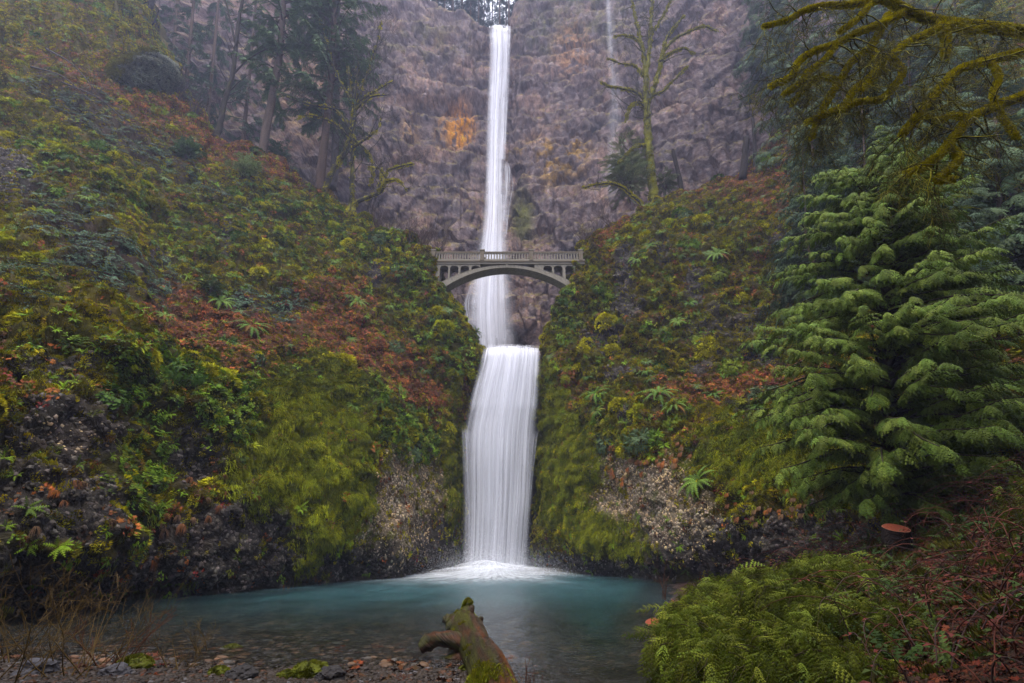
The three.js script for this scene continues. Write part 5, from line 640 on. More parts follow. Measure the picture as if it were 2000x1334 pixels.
// the big mossy maple standing at the right, out of the frame, whose limbs reach in overhead
{
  const D = 11, mp = { seed: 700, bark: [0.05, 0.045, 0.025], moss: [0.36, 0.33, 0.010], amt: 0.85, twigMoss: 0.3, dens: 2.2, len: 2.2, levels: 2, lift: -0.35, sag: 0.5, wig: 0.7, rmax: 0.035, rmin: 0.006, sides: 10, tuft: 16, tuftSize: 0.17 };
  bareTree('mossy_maple', 'huge moss laden maple at the right edge whose shaggy limbs hang into view', [
    { at: [[2200, 1040, 11], [2195, 700, 11], [2170, 400, 11], [2140, 200, 11], [2100, 60, 11], [2080, -150, 11]], r: [40, 24], plain: true },
    { at: [[2130, 150, 11], [2030, 70, 11], [1960, 55, 11], [1905, 48, 11], [1850, 42, 10.8], [1795, 30, 10.8], [1760, 18, 10.8], [1715, -5, 10.8]], r: [12.30, 6.75] },
    { at: [[1860, 48, 10.8], [1820, 62, 10.6], [1770, 85, 10.5], [1740, 112, 10.4], [1722, 128, 10.3], [1700, 160, 10.3], [1680, 180, 10.3]], r: [6.15, 1.88] },
    { at: [[1768, 22, 10.8], [1725, 45, 10.7], [1680, 62, 10.6], [1635, 85, 10.6], [1590, 100, 10.5], [1562, 118, 10.5], [1545, 150, 10.4], [1505, 168, 10.4]], r: [5.74, 1.65] },
    { at: [[1735, 30, 10.8], [1722, 55, 10.8], [1700, 92, 10.8], [1662, 122, 10.8], [1640, 160, 10.8], [1620, 190, 10.8], [1602, 225, 10.8], [1585, 268, 10.8]], r: [5.33, 1.20] },
    { at: [[2060, 90, 11], [1985, 105, 10.8], [1930, 118, 10.6], [1868, 140, 10.4], [1838, 170, 10.3], [1808, 205, 10.2], [1785, 235, 10.2], [1762, 262, 10.2]], r: [7.38, 2.25] },
    { at: [[2080, 170, 11], [2005, 186, 10.7], [1950, 205, 10.5], [1895, 232, 10.3], [1862, 268, 10.2], [1838, 300, 10.1], [1805, 325, 10.1], [1770, 340, 10.1]], r: [8.20, 2.62] },
    { at: [[1850, 285, 10.2], [1872, 308, 10.1], [1850, 335, 10], [1832, 352, 10], [1862, 350, 10]], r: [4.10, 1.50] },
    { at: [[1720, 0, 10.8], [1660, 10, 10.6], [1615, 12, 10.5], [1575, 20, 10.4], [1540, 38, 10.4], [1490, 52, 10.4]], r: [5.74, 1.50] },
    { at: [[1700, -10, 10.8], [1690, 20, 10.6], [1665, 45, 10.5], [1640, 62, 10.5]], r: [4.10, 1.50] },
    { at: [[1835, 45, 10.8], [1845, 75, 10.7], [1848, 110, 10.7]], r: [7.38, 4.50] },
    { at: [[1850, 42, 10.8], [1890, 60, 10.7], [1940, 52, 10.6], [1975, 62, 10.6]], r: [5.74, 2.25] },
    { at: [[1700, 92, 10.8], [1715, 125, 10.7], [1700, 150, 10.6], [1668, 175, 10.5], [1650, 205, 10.5], [1610, 225, 10.4], [1575, 240, 10.4]], r: [3.28, 1.05] },
    { at: [[1635, 85, 10.6], [1610, 118, 10.5], [1580, 140, 10.4], [1560, 165, 10.4], [1530, 185, 10.4]], r: [2.95, 0.98] },
    { at: [[1740, 112, 10.4], [1762, 140, 10.3], [1745, 170, 10.3], [1718, 195, 10.2], [1672, 200, 10.2], [1648, 215, 10.2]], r: [2.95, 0.98] },
    { at: [[1895, 232, 10.3], [1860, 225, 10.2], [1830, 235, 10.2], [1800, 225, 10.2]], r: [2.46, 0.90] },
    { at: [[1930, 118, 10.6], [1950, 150, 10.5], [1940, 190, 10.4], [1965, 240, 10.4], [1985, 270, 10.4]], r: [2.79, 0.98] },
    { at: [[1640, 160, 10.8], [1605, 150, 10.7], [1580, 165, 10.7], [1545, 205, 10.7]], r: [2.46, 0.75] },
  ], mp);
}
// ---------------------------------------------------------------- shrubs, snags, stumps, log, stones, bank
function shrub(name, label, pos, seed, { n = 60, h = 2, w = 1.2, units = UL, color = [0.1, 0.16, 0.06], size = 0.7, group = null } = {}) {
  const o = thing(name, label, 'shrub', pos, group), r = rng(seed), B = new Geo(), list = [];
  for (let k = 0; k < 14; k++) { const a = r() * 6.283, q = w * (0.3 + 0.7 * r()), t = [pos.clone(), pos.clone().add(new V3(Math.cos(a) * q * 0.4, h * 0.5, Math.sin(a) * q * 0.4)), pos.clone().add(new V3(Math.cos(a) * q, h * (0.6 + 0.4 * r()), Math.sin(a) * q))], l = smoothLine(t, 6); tube(B, l, l.map((_, j) => 0.05 * (1 - j / 7)), 4, () => [0.06, 0.045, 0.035]); }
  for (let k = 0; k < n; k++) { const a = r() * 6.283, u = 2 * r() - 1, rr = Math.pow(r(), 0.4), s = Math.sqrt(1 - u * u), d = new V3(Math.cos(a) * s, u, Math.sin(a) * s), lump = 0.8 + 0.9 * noise(d.x * 2 + seed, d.y * 2, d.z * 2); list.push([pos.clone().add(new V3(d.x * w * rr * lump, h * 0.52 + d.y * h * 0.5 * rr * lump, d.z * w * rr * lump)), new V3(d.x * 0.6, 0.2 - 0.5 * r(), d.z * 0.6 + 0.01), d.clone().add(new V3(0, 0.6, 0)).normalize(), size * (0.6 + 0.7 * r())]); }
  mesh('stems', local(B.build(), o), twigMat, o); foliagePart(o, list, units, color, 0.35, r, leafMat); return o;
}
const onHill = (S, px, py) => nearest(S, px, py).p;
shrub('evergreen_shrub', 'pale grey green round shrub on the upper left slope above the ferns', onHill(leftS, 472, 355), 801, { n: 240, h: 4.2, w: 2.3, color: [0.24, 0.29, 0.12], size: 0.8 });
shrub('evergreen_shrub', 'dark green shrub on the red leafy bank left of the pale round shrub', onHill(leftS, 362, 312), 802, { n: 190, h: 3.4, w: 1.9, color: [0.12, 0.19, 0.08], size: 0.8 });
shrub('evergreen_shrub', 'small dark evergreen at the foot of the pale trunked fir', onHill(leftS, 540, 318), 803, { n: 170, h: 4, w: 1.7, units: UFir, color: [0.07, 0.14, 0.07], size: 1.0 });
shrub('conifer_seedling', 'young conifer standing alone in the middle of the left slope', onHill(leftS, 402, 588), 804, { n: 150, h: 3, w: 1.0, units: UFir, color: [0.12, 0.18, 0.07], size: 0.7 });
shrub('evergreen_shrub', 'tall pale leaved bush behind the foot of the lone right ridge maple', P(1232, 400, 55), 805, { n: 520, h: 13, w: 3.0, units: UFir, color: [0.22, 0.25, 0.13], size: 1.5 });
shrub('evergreen_shrub', 'low grey green bush right beside the lone maple on the right ridge', P(1300, 372, 54), 806, { n: 160, h: 3, w: 2, units: UFir, color: [0.15, 0.18, 0.09], size: 1.0 });
// bare twiggy shrubs on the ridges
function twigShrub(name, label, pos, seed, { n = 18, h = 3, w = 1, col = [0.09, 0.06, 0.05], r0 = 0.03, rmin = 0.008, lift = 0.8, dens = 1.2, group = null, levels = 1, lean = [0, 0] } = {}) {
  const o = thing(name, label, 'shrub', pos, group), r = rng(seed), G = new Geo(), cf = (p, nx, ny, nz) => { const f = 0.8 + 0.5 * noise(p.x * 3 + seed, p.y * 3, p.z * 3); return [col[0] * f, col[1] * f, col[2] * f]; };
  for (let k = 0; k < n; k++) { const a = r() * 6.283; let d = new V3(Math.cos(a) * 0.4 * w / h * 2 + lean[0], 1, Math.sin(a) * 0.4 * w / h * 2 + lean[1]).normalize(), c = pos.clone().add(new V3((r() - 0.5) * w * 0.5, -0.1, (r() - 0.5) * w * 0.5)); const L = h * (0.5 + 0.6 * r()), pts = [c.clone()]; for (let j = 0; j < 7; j++) { c = c.clone().addScaledVector(d, L / 7); pts.push(c); d.x += (r() - 0.5) * 0.35; d.z += (r() - 0.5) * 0.35; d.y += (r() - 0.5) * 0.15; d.normalize(); } const rr = pts.map((_, j) => Math.max(rmin, r0 * (1 - 0.85 * j / 7))); tube(G, pts, rr, 4, cf); twigs(G, pts, rr, r, { dens: dens / h * 3, len: h * 0.35, from: 0.25, lift, sag: 0, wig: 0.4, rmax: r0 * 0.5, rmin, levels, col: cf }, 0, null); }
  mesh('stems', local(G.build(), o), twigMat, o); return o;
}
[[800, 478, 4.2, 'bare twiggy shrub left of the bridge, furthest up the ridge'], [828, 492, 4.6, 'bare upright shrub between the ridge top and the left bridge end'], [858, 505, 4.6, 'bare shrub rising right behind the left end of the bridge railing'], [765, 466, 3.6, 'thin grey bare shrub on the left ridge below the low mossy limb'], [735, 448, 3.2, 'low grey bare shrub under the low mossy limb']].forEach(([px, py, h, l], i) => twigShrub('bare_shrub', l, P(px, py, 51.8 + (i > 2 ? 1 : 0)), 820 + i, { n: 22, h, w: 1.6, r0: 0.045, rmin: 0.016 }));
[[1165, 480, 5, 'bare crooked shrub just above the right bridge end'], [1190, 440, 4.4, 'bare shrub on the right ridge under the arching mossy branch'], [1140, 470, 3.6, 'thin bare shrub leaning over the right end of the bridge railing']].forEach(([px, py, h, l], i) => twigShrub('bare_shrub', l, P(px, py, 51.5), 830 + i, { n: 12, h, w: 1.8, r0: 0.05, rmin: 0.016, lean: [-0.35, 0] }));
[[600, 385, 4.5, 'grey bare shrub at the foot of the large dark fir'], [560, 345, 4, 'bare shrub on the ridge between the two nearest firs'], [720, 415, 4, 'thin bare thicket at the right foot of the upright mossy maple'], [380, 225, 5.5, 'bare dark shrub in the mist left of the thin leaning alder'], [345, 205, 6, 'tall bare dark shrub at the right side of the ivy covered dome']].forEach(([px, py, h, l], i) => twigShrub('bare_shrub', l, P(px, py, 54 - (i > 2 ? 3 : 0)), 840 + i, { n: 18, h, w: 2, r0: 0.05, rmin: 0.018, col: [0.07, 0.055, 0.05] }));
// snags
function snag(label, a, b, r0, r1, seed) { const pts = smoothLine([a, a.clone().lerp(b, 0.5).add(new V3(0.05, 0, 0)), b], 10), G = new Geo(); tube(G, pts, pts.map((_, k) => mixf(r0, r1, k / 10) * (k === 10 ? 0.8 : 1)), 8, barkCol([0.035, 0.028, 0.026], [0.08, 0.08, 0.015], -0.05, seed), 0.3, seed); const o = mesh('snag', barkUV(G.build()), woodMat); return tag(o, label, 'dead trunk'); }
snag('leaning dark broken trunk on the right ridge right of the lone maple', P(1334, 385, 52.2), P(1314, 292, 52.2), 0.38, 0.27, 1); snag('thin upright dead trunk on the right ridge beside the broken stump', P(1476, 345, 49), P(1470, 222, 49), 0.3, 0.2, 2); snag('short thick broken stump on the right ridge beside the thin dead trunk', P(1450, 350, 49), P(1458, 268, 49), 0.5, 0.42, 3);
// ivy covered rock dome on the upper left slope
{
  const c = P(285, 178, 50), g = new THREE.IcosahedronGeometry(1, 40), p = g.attributes.position, col = new Float32Array(p.count * 3), pts = [];
  for (let k = 0; k < p.count; k++) { const x = p.getX(k), y = p.getY(k), z = p.getZ(k), q = 1 + 0.3 * fbm(x * 1.8, y * 1.8, z * 1.8 + 4, 4) + 0.06 * fbm(x * 8, y * 8, z * 8, 2); p.setXYZ(k, x * 4.0 * q, y * 6.9 * q, z * 4.5 * q); const n = 1 + 0.6 * fbm(x * 6, y * 6, z * 6, 3), m = sstep(-0.1, 0.25, -x + 0.5 * fbm(x * 3, y * 3, z * 3, 2)); const a = [0.04, 0.045, 0.035], b = [0.085, 0.085, 0.014]; for (let e = 0; e < 3; e++) col[k * 3 + e] = mixf(a[e], b[e], m) * n; }
  g.setAttribute('color', new THREE.BufferAttribute(col, 3)); const h = g.deleteAttribute('normal') && g; h.computeVertexNormals();
  const o = thing('rock_outcrop', 'rounded rock dome covered in dark ivy on the upper left slope', 'rock', c); o.rotation.z = -0.32; mesh('rock', h, hillMat, o);
  const r = rng(31), list = []; for (let k = 0; k < 5200; k++) { const a = r() * 6.283, u = 2 * r() - 1, s = Math.sqrt(1 - u * u), x = Math.cos(a) * s, y = u, z = Math.sin(a) * s; if (z < -0.3) continue; const q = 1 + 0.3 * fbm(x * 1.8, y * 1.8, z * 1.8 + 4, 4), dark = x + 0.4 * noise(x * 3, y * 3, z * 3) > 0.0; list.push([new V3(x * 4.0 * q, y * 6.9 * q, z * 4.5 * q).add(c), new V3(0.1 * (r() - 0.5), -1, 0.25), new V3(x / 5.6, y / 7.6, z / 5).normalize(), 0.55 + 0.5 * r(), dark]); }
  foliagePart(o, list.filter((e) => e[4]), UL, [0.13, 0.145, 0.10], 0.55, r, leafMat); foliagePart(o, list.filter((e) => !e[4]), UM, [0.14, 0.13, 0.016], 0.4, r, mossMat);
}
// dead branches lying down the upper left slope
[[[90, 95, 41], [200, 195, 43], 'long dead branch lying down the upper left slope, topmost of three'], [[60, 130, 39], [185, 205, 41], 'long dead branch in the middle of three on the upper left slope'], [[120, 160, 40], [270, 262, 44], 'lowest of three dead branches on the upper left slope']].forEach(([a, b, l], i) => { const A = P(...a), B = P(...b), G = new Geo(), m = A.clone().lerp(B, 0.5).add(new V3(0, 1.0, 0.6)), pts = smoothLine([A, m, B], 12), r = rng(60 + i), cf = () => [0.07, 0.06, 0.055]; tube(G, pts, pts.map((_, k) => 0.13 - 0.008 * k), 5, cf); twigs(G, pts, pts.map(() => 0.08), r, { dens: 0.7, len: 4, from: 0.2, lift: 0.1, sag: 0.3, wig: 0.4, rmax: 0.05, rmin: 0.02, levels: 1, col: cf }, 0, null); tag(mesh('fallen_branch', G.build(), twigMat), l, 'branch'); });

// ---------------------------------------------------------------- driftwood log with its root end in the pool
{
  const A = P(996, 1440, 8.6), B = P(905, 1224, 15.4), o = thing('driftwood_log', 'wet mossy driftwood log with broken root stubs lying from shore into the pool', 'log', A.clone());
  const wood = (p, nx, ny, nz) => { const g = fbm(p.x * 2 + nx * 2, p.y * 2 + ny * 2, p.z * 0.5, 3), s = fbm(p.x * 7, p.y * 7, p.z * 1.2 + nx, 2); let c = [0.05, 0.032, 0.016]; const mx = (q, t) => { t = clamp(t); for (let a = 0; a < 3; a++) c[a] = mixf(c[a], q[a], t); }; mx([0.17, 0.055, 0.012], sstep(-0.12, 0.25, g + 0.25 * nx) * (p.z > -13.6 ? 0.9 : 0.3)); mx([0.085, 0.085, 0.008], sstep(0.0, 0.3, -g + 0.35 * (p.z < -13 ? 0.2 : -0.1) - 0.3 * nx)); mx([0.085, 0.07, 0.06], 0.5 * sstep(0.1, 0.3, s) * sstep(0.0, 0.5, nx)); return c.map((q) => clamp(q * (1 + 0.7 * s), 0.005)); };
  const grain = tex(512, 512, (u, v) => { const n = 0.62 + 0.9 * tileNoise(u, v * 0.25, 40, 5, 3) + 0.5 * tileNoise(u, v, 22, 2, 4); return [n, n * 0.98, n * 0.94]; }), gUV = (g) => { const p = g.attributes.position.array, uv = new Float32Array(p.length / 3 * 2); for (let i = 0; i < p.length / 3; i++) { uv[i * 2] = (p[i * 3] * 0.9 + p[i * 3 + 1] * 1.1) / 0.8; uv[i * 2 + 1] = (p[i * 3 + 2] + 0.4 * p[i * 3]) / 2.6; } g.setAttribute('uv', new THREE.BufferAttribute(uv, 2)); return g; };
  const wm = phys({ vertexColors: true, roughness: 0.5, specularIntensity: 0.6, map: grain, bumpMap: grain, bumpScale: 0.035 });
  const limb = (name, pts, rad, sides = 18, b = 0.22, n = 26, seed = 0) => { const G = new Geo(), l = smoothLine(pts, n); tube(G, l, l.map((_, k) => { const t = k / n * (rad.length - 1), i = Math.min(rad.length - 2, Math.floor(t)); return mixf(rad[i], rad[i + 1], t - i); }), sides, wood, b, seed); return mesh(name, gUV(local(G.build(), o)), wm, o); };
  { const G = new Geo(), nS = 60, nT = 90, d = B.clone().sub(A).normalize(), sx = new V3().crossVectors(d, new V3(0, 1, 0)).normalize(), sy = new V3().crossVectors(sx, d), rows = []; for (let j = 0; j <= nT; j++) { const t = j / nT, c = A.clone().lerp(B, t), row = []; c.x += 0.10 * Math.sin(t * 3.1); c.y += 0.05 * Math.sin(t * 5); const R0 = mixf(0.40, 0.36, t) + 0.14 * sstep(0.7, 0.95, t) - 0.22 * sstep(0.95, 1, t); for (let k = 0; k <= nS; k++) { const a = k / nS * 2 * Math.PI, ca = Math.cos(a), sa = Math.sin(a), gr = ridged(ca * 3 + t * 0.6, sa * 3, t * 1.6, 3), lump = fbm(ca * 1.2, sa * 1.2, t * 5, 3), r = R0 * (1 + 0.20 * lump) + 0.045 * gr + 0.02 * noise(ca * 9, sa * 9, t * 9) - 0.05 * sstep(0.02, 0.0, Math.abs(t - 0.55 - 0.03 * ca)) * (sa > 0 ? 1 : 0), p = c.clone().addScaledVector(sx, ca * r).addScaledVector(sy, sa * r); row.push(G.v(p.x, p.y, p.z, wood(p, ca, sa, 0))); } rows.push(row); } for (let j = 0; j < nT; j++) for (let k = 0; k < nS; k++) { const p = rows[j][k], q = rows[j][k + 1], u = rows[j + 1][k], v = rows[j + 1][k + 1]; G.t(p, q, u); G.t(q, v, u); } mesh('trunk', gUV(local(G.build(), o)), wm, o); }
  const h = A.clone().lerp(B, 0.72);
  limb('root', [h.clone().add(new V3(-0.1, 0, 0)), h.clone().add(new V3(-0.6, 0.12, 0)), h.clone().add(new V3(-1.0, 0.10, 0.1)), h.clone().add(new V3(-1.25, -0.05, 0.15))], [0.28, 0.19, 0.17, 0.20, 0.12], 14, 0.25, 20, 3);
  limb('root', [h.clone().add(new V3(0, -0.35, 0)), h.clone().add(new V3(-0.5, -0.42, 0.1)), h.clone().add(new V3(-0.85, -0.62, 0.15))], [0.32, 0.26, 0.15], 14, 0.25, 16, 4);
  limb('root', [B.clone().add(new V3(-0.1, 0, 0.6)), B.clone().add(new V3(-0.35, 0.2, 0.35)), B.clone().add(new V3(-0.55, 0.22, 0.3))], [0.3, 0.22, 0.16, 0.08], 12, 0.5, 14, 5);
  limb('root', [B.clone().add(new V3(0.1, 0.15, 0.4)), B.clone().add(new V3(0.14, 0.45, 0.2)), B.clone().add(new V3(0.12, 0.55, 0.05))], [0.24, 0.17, 0.16, 0.10], 12, 0.35, 14, 6);
  limb('root', [B.clone().add(new V3(0.2, 0, 0.5)), B.clone().add(new V3(0.45, 0.12, 0.4)), B.clone().add(new V3(0.55, 0.3, 0.4))], [0.22, 0.13, 0.09, 0.06], 10, 0.3, 12, 7);
  limb('root', [B.clone().add(new V3(0.25, -0.1, 1.4)), B.clone().add(new V3(0.52, 0.02, 1.3)), B.clone().add(new V3(0.62, 0.1, 1.28))], [0.2, 0.10, 0.06], 10, 0.3, 12, 8);
  const r = rng(5), list = []; for (let k = 0; k < 420; k++) { const t = r() < 0.5 ? 0.16 + r() * 0.12 : r() < 0.5 ? 0.93 + 0.07 * r() : r(), a = r() * 6.283, p = A.clone().lerp(B, t), n = new V3(Math.cos(a), Math.abs(Math.sin(a)), 0); if (t > 0.28 && t < 0.9 && (Math.cos(a) > -0.4 || r() < 0.6)) continue; list.push([p.addScaledVector(n, 0.40), n.clone().cross(new V3(0, 0, 1)).add(new V3(0, -0.3, 0.1)), n, 0.14 + 0.10 * r()]); }
  for (let k = 0; k < 90; k++) { const n = new V3(r() - 0.5, r() * 1.2 - 0.2, r() - 0.3).normalize(); list.push([B.clone().add(new V3(0.12, 0.38 + 0.2 * r(), 0.12)).addScaledVector(n, 0.14), n.clone().cross(new V3(0, 0.3, 1)), n, 0.14]); }
  foliagePart(o, list, UM, [0.20, 0.20, 0.012], 0.35, r, mossMat);
}
// stump with a fresh red cut, and the cut discs floating below
function cutDisc(name, label, cat, pos, rad, hgt, tilt, seed, group) {
  const o = thing(name, label, cat, pos, group), n = 28, S = new Geo(), T = new Geo(), rr = (a) => rad * (1 + 0.12 * noise(Math.cos(a) * 1.3 + seed, Math.sin(a) * 1.3, seed)), a0 = [], b0 = [];
  for (let k = 0; k < n; k++) { const a = k / n * 6.283, r = rr(a), f = 0.7 + 0.6 * hash(k + seed * 50); a0.push(S.v(Math.cos(a) * r, hgt, Math.sin(a) * r, [0.05 * f, 0.035 * f, 0.028 * f])); b0.push(S.v(Math.cos(a) * r * 1.12, 0, Math.sin(a) * r * 1.12, [0.04 * f, 0.03 * f, 0.024 * f])); }
  for (let k = 0; k < n; k++) { const q = (k + 1) % n; S.t(a0[k], a0[q], b0[k]); S.t(a0[q], b0[q], b0[k]); }
  const c = T.v(0, hgt + 0.012, 0, [0.30, 0.07, 0.035]); let prev = null; for (let j = 1; j <= 8; j++) { const ring = []; for (let k = 0; k < n; k++) { const a = k / n * 6.283, r = rr(a) * j / 8 * 0.985, f = (j % 2 ? 0.85 : 1.1) * (0.85 + 0.3 * hash(k + j * 31)); ring.push(T.v(Math.cos(a) * r, hgt + 0.012 - (j === 8 ? 0.012 : 0), Math.sin(a) * r, j === 8 ? [0.26, 0.11, 0.06] : [0.24 * f, 0.058 * f, 0.028 * f])); } for (let k = 0; k < n; k++) { const q = (k + 1) % n; if (prev) { T.t(prev[k], prev[q], ring[k]); T.t(prev[q], ring[q], ring[k]); } else T.t(c, ring[q], ring[k]); } prev = ring; }
  mesh('bark', barkUV(S.build()), woodMat, o); mesh('cut_face', T.build(), std({ vertexColors: true, roughness: 0.75 }), o); o.rotation.set(tilt[0], 0, tilt[1]); return o;
}
cutDisc('tree_stump', 'tree stump with a fresh red cut face under the big redcedar', 'stump', P(1752, 1060, 16.8), 0.38, 0.5, [0.40, 0.05], 3);
cutDisc('cut_log', 'leftmost of the three red cut log ends at the right shore of the pool', 'log', P(1276, 1190, 17.4), 0.30, 0.16, [0.30, 0.05], 4).position.y = 0.02; cutDisc('cut_log', 'lower of the three red cut log ends at the right shore of the pool', 'log', P(1293, 1200, 16.6), 0.30, 0.16, [0.28, -0.03], 5).position.y = 0.03; cutDisc('cut_log', 'rightmost of the three red cut log ends, half under the cedar boughs', 'log', P(1309, 1190, 17.6), 0.30, 0.20, [0.26, 0.1], 6).position.y = 0.04;
// shore stones
[[602, 1328, 0.42, 'moss topped stone at the bottom edge left of the log', 1], [642, 1332, 0.36, 'grey angular stone beside the moss topped stone at the bottom edge', 0], [452, 1262, 0.30, 'small bright mossy stone at the edge of the shallows', 1], [500, 1268, 0.16, 'pale little flat stone near the small bright mossy stone', 2], [258, 1312, 0.42, 'green mossy stone among the pebbles right of the twig thicket', 1], [70, 1322, 0.45, 'pale boulder among the yellow twigs in the bottom left corner', 2], [220, 1330, 0.3, 'bluish grey stone at the bottom left of the gravel', 2], [560, 1332, 0.22, 'small mossy stone left of the moss topped stone', 1], [908, 1306, 0.16, 'tiny mossy stone in the gravel beside the log', 1], [310, 1278, 0.2, 'brown stone in the shallows above the green mossy stone', 0], [425, 1322, 0.24, 'dark mossy lump on the gravel at the bottom', 1], [770, 1216, 0.5, 'brown boulder under the water left of the log', 3], [1115, 1290, 0.45, 'brown boulder under the water right of the log', 3], [470, 1330, 0.34, 'broad grey stone at the bottom edge of the gravel', 0]].forEach(([px, py, s, l, k], i) => {
  const dy = (667 - py) / F, slope = (sP + dy * cP) / (cP - dy * sP), D0 = -EYE / slope, p = P(px, py, D0); let y = groundH(p.x, p.z); if (k === 3) y = -0.62; p.y = y + s * 0.12;
  s *= 0.72; const g = new THREE.IcosahedronGeometry(1, 12), a = g.attributes.position, c = new Float32Array(a.count * 3), base = [[0.045, 0.04, 0.038], [0.04, 0.036, 0.03], [0.085, 0.08, 0.085], [0.05, 0.03, 0.016]][k];
  for (let q = 0; q < a.count; q++) { const x = a.getX(q), yy = a.getY(q), z = a.getZ(q), f = 1 + 0.3 * noise(x * 1.3 + i * 9, yy * 1.3, z * 1.3) + 0.22 * (cells(x * 1.6 + i, yy * 1.6, z * 1.6)[2] - 0.5) + 0.12 * noise(x * 3.4, yy * 3.4, z * 3.4 + i); a.setXYZ(q, x * f * s * 1.25, yy * f * s * 0.72, z * f * s); const m = k === 1 ? sstep(-0.3, 0.1, yy + 0.5 * noise(x * 4, yy * 4, z * 4)) : 0, t = 1 + 0.5 * noise(x * 5, yy * 5, z * 5 + i); [0.10, 0.11, 0.008].forEach((gm, e) => { c[q * 3 + e] = mixf(base[e], gm, m) * t; }); }
  g.setAttribute('color', new THREE.BufferAttribute(c, 3)); g.deleteAttribute('normal'); g.computeVertexNormals();
  const o = thing(k === 1 ? 'mossy_stone' : 'stone', l, 'stone', p); mesh('rock', g, std({ vertexColors: true, roughness: 0.6 }), o);
  if (k === 1) { const r = rng(i), list = []; for (let q = 0; q < 60; q++) { const b = r() * 6.283, u = r(), t = Math.sqrt(1 - u * u), n = new V3(Math.cos(b) * t, u, Math.sin(b) * t); list.push([p.clone().add(new V3(n.x * s * 1.15, n.y * s * 0.7, n.z * s)), n.clone().cross(new V3(0.3, 0.2, 1)), n, s * 0.5]); } foliagePart(o, list, UM, [0.14, 0.15, 0.010], 0.3, r, mossMat); }
});
// scatter on the ground: pebbles, leaves
function groundScatter(name, label, n, units, mat, seed, where, size, colors, sink, wild = 1) {
  const r = rng(seed), per = units.map(() => []), c = new THREE.Color();
  for (let q = 0; q < n; q++) { const [x, z] = where(r), y = groundH(x, z), s = size[0] + (size[1] - size[0]) * Math.pow(r(), 3), e = 0.2, nn = new V3(groundH(x - e, z) - groundH(x + e, z), 2 * e, groundH(x, z - e) - groundH(x, z + e)).normalize(), M = basis(nn.add(new V3((r() - 0.5) * wild * 0.6, 0, (r() - 0.5) * wild * 0.6)).normalize(), r() * 6.283).scale(new V3(s, s, s)); M.setPosition(x, y + s * sink, z); const k = pick(r, colors), f = 0.7 + 0.6 * r(); per[Math.floor(r() * units.length)].push([M, k[0] * f, k[1] * f, k[2] * f]); }
  per.forEach((l, k) => { const m = new THREE.InstancedMesh(units[k], mat, l.length); l.forEach((e, i) => { m.setMatrixAt(i, e[0]); m.setColorAt(i, c.setRGB(e[1], e[2], e[3])); }); m.name = numbered(name); m.castShadow = m.receiveShadow = true; tag(m, label, null, null, 'stuff'); scene.add(m); });
}
const GRAV = [[0.045, 0.032, 0.022, 4], [0.065, 0.05, 0.04, 2], [0.035, 0.024, 0.016, 4], [0.085, 0.038, 0.018, 1], [0.14, 0.13, 0.13, 0.3]];
groundScatter('shore_pebbles', 'wet pebbles on the near shore and in the shallows', 42000, UP_, stoneMat, 901, (r) => { const d = 10.2 + 9 * r() * r(); return [-16 + 18 * r(), -d]; }, [0.025, 0.12], GRAV, 0.15);
groundScatter('bed_stones', 'brown stones on the pool bed', 9000, UP_, stoneMat, 902, (r) => [-18 + 24 * r(), -12.5 - 14 * r()], [0.05, 0.24], [[0.13, 0.075, 0.04, 2], [0.10, 0.085, 0.07, 2], [0.2, 0.1, 0.05, 1]], 0.1);
groundScatter('bank_litter', 'fallen red brown leaves on the right bank', 26000, UD, litterMat, 903, (r) => { const d = 7 + 18 * r(); return [shoreX(d) + 0.3 + 16 * Math.pow(r(), 0.8), -d]; }, [0.14, 0.36], [[0.13, 0.032, 0.016, 3], [0.09, 0.035, 0.02, 3], [0.20, 0.05, 0.025, 1], [0.05, 0.03, 0.02, 2]], 0.02);
groundScatter('shore_litter', 'fallen leaves on the gravel shore', 110, UD, litterMat, 904, (r) => { const d = 10.5 + 5 * r(); return [-16 + 17 * r(), -d]; }, [0.3, 0.7], LITC, 0.02);
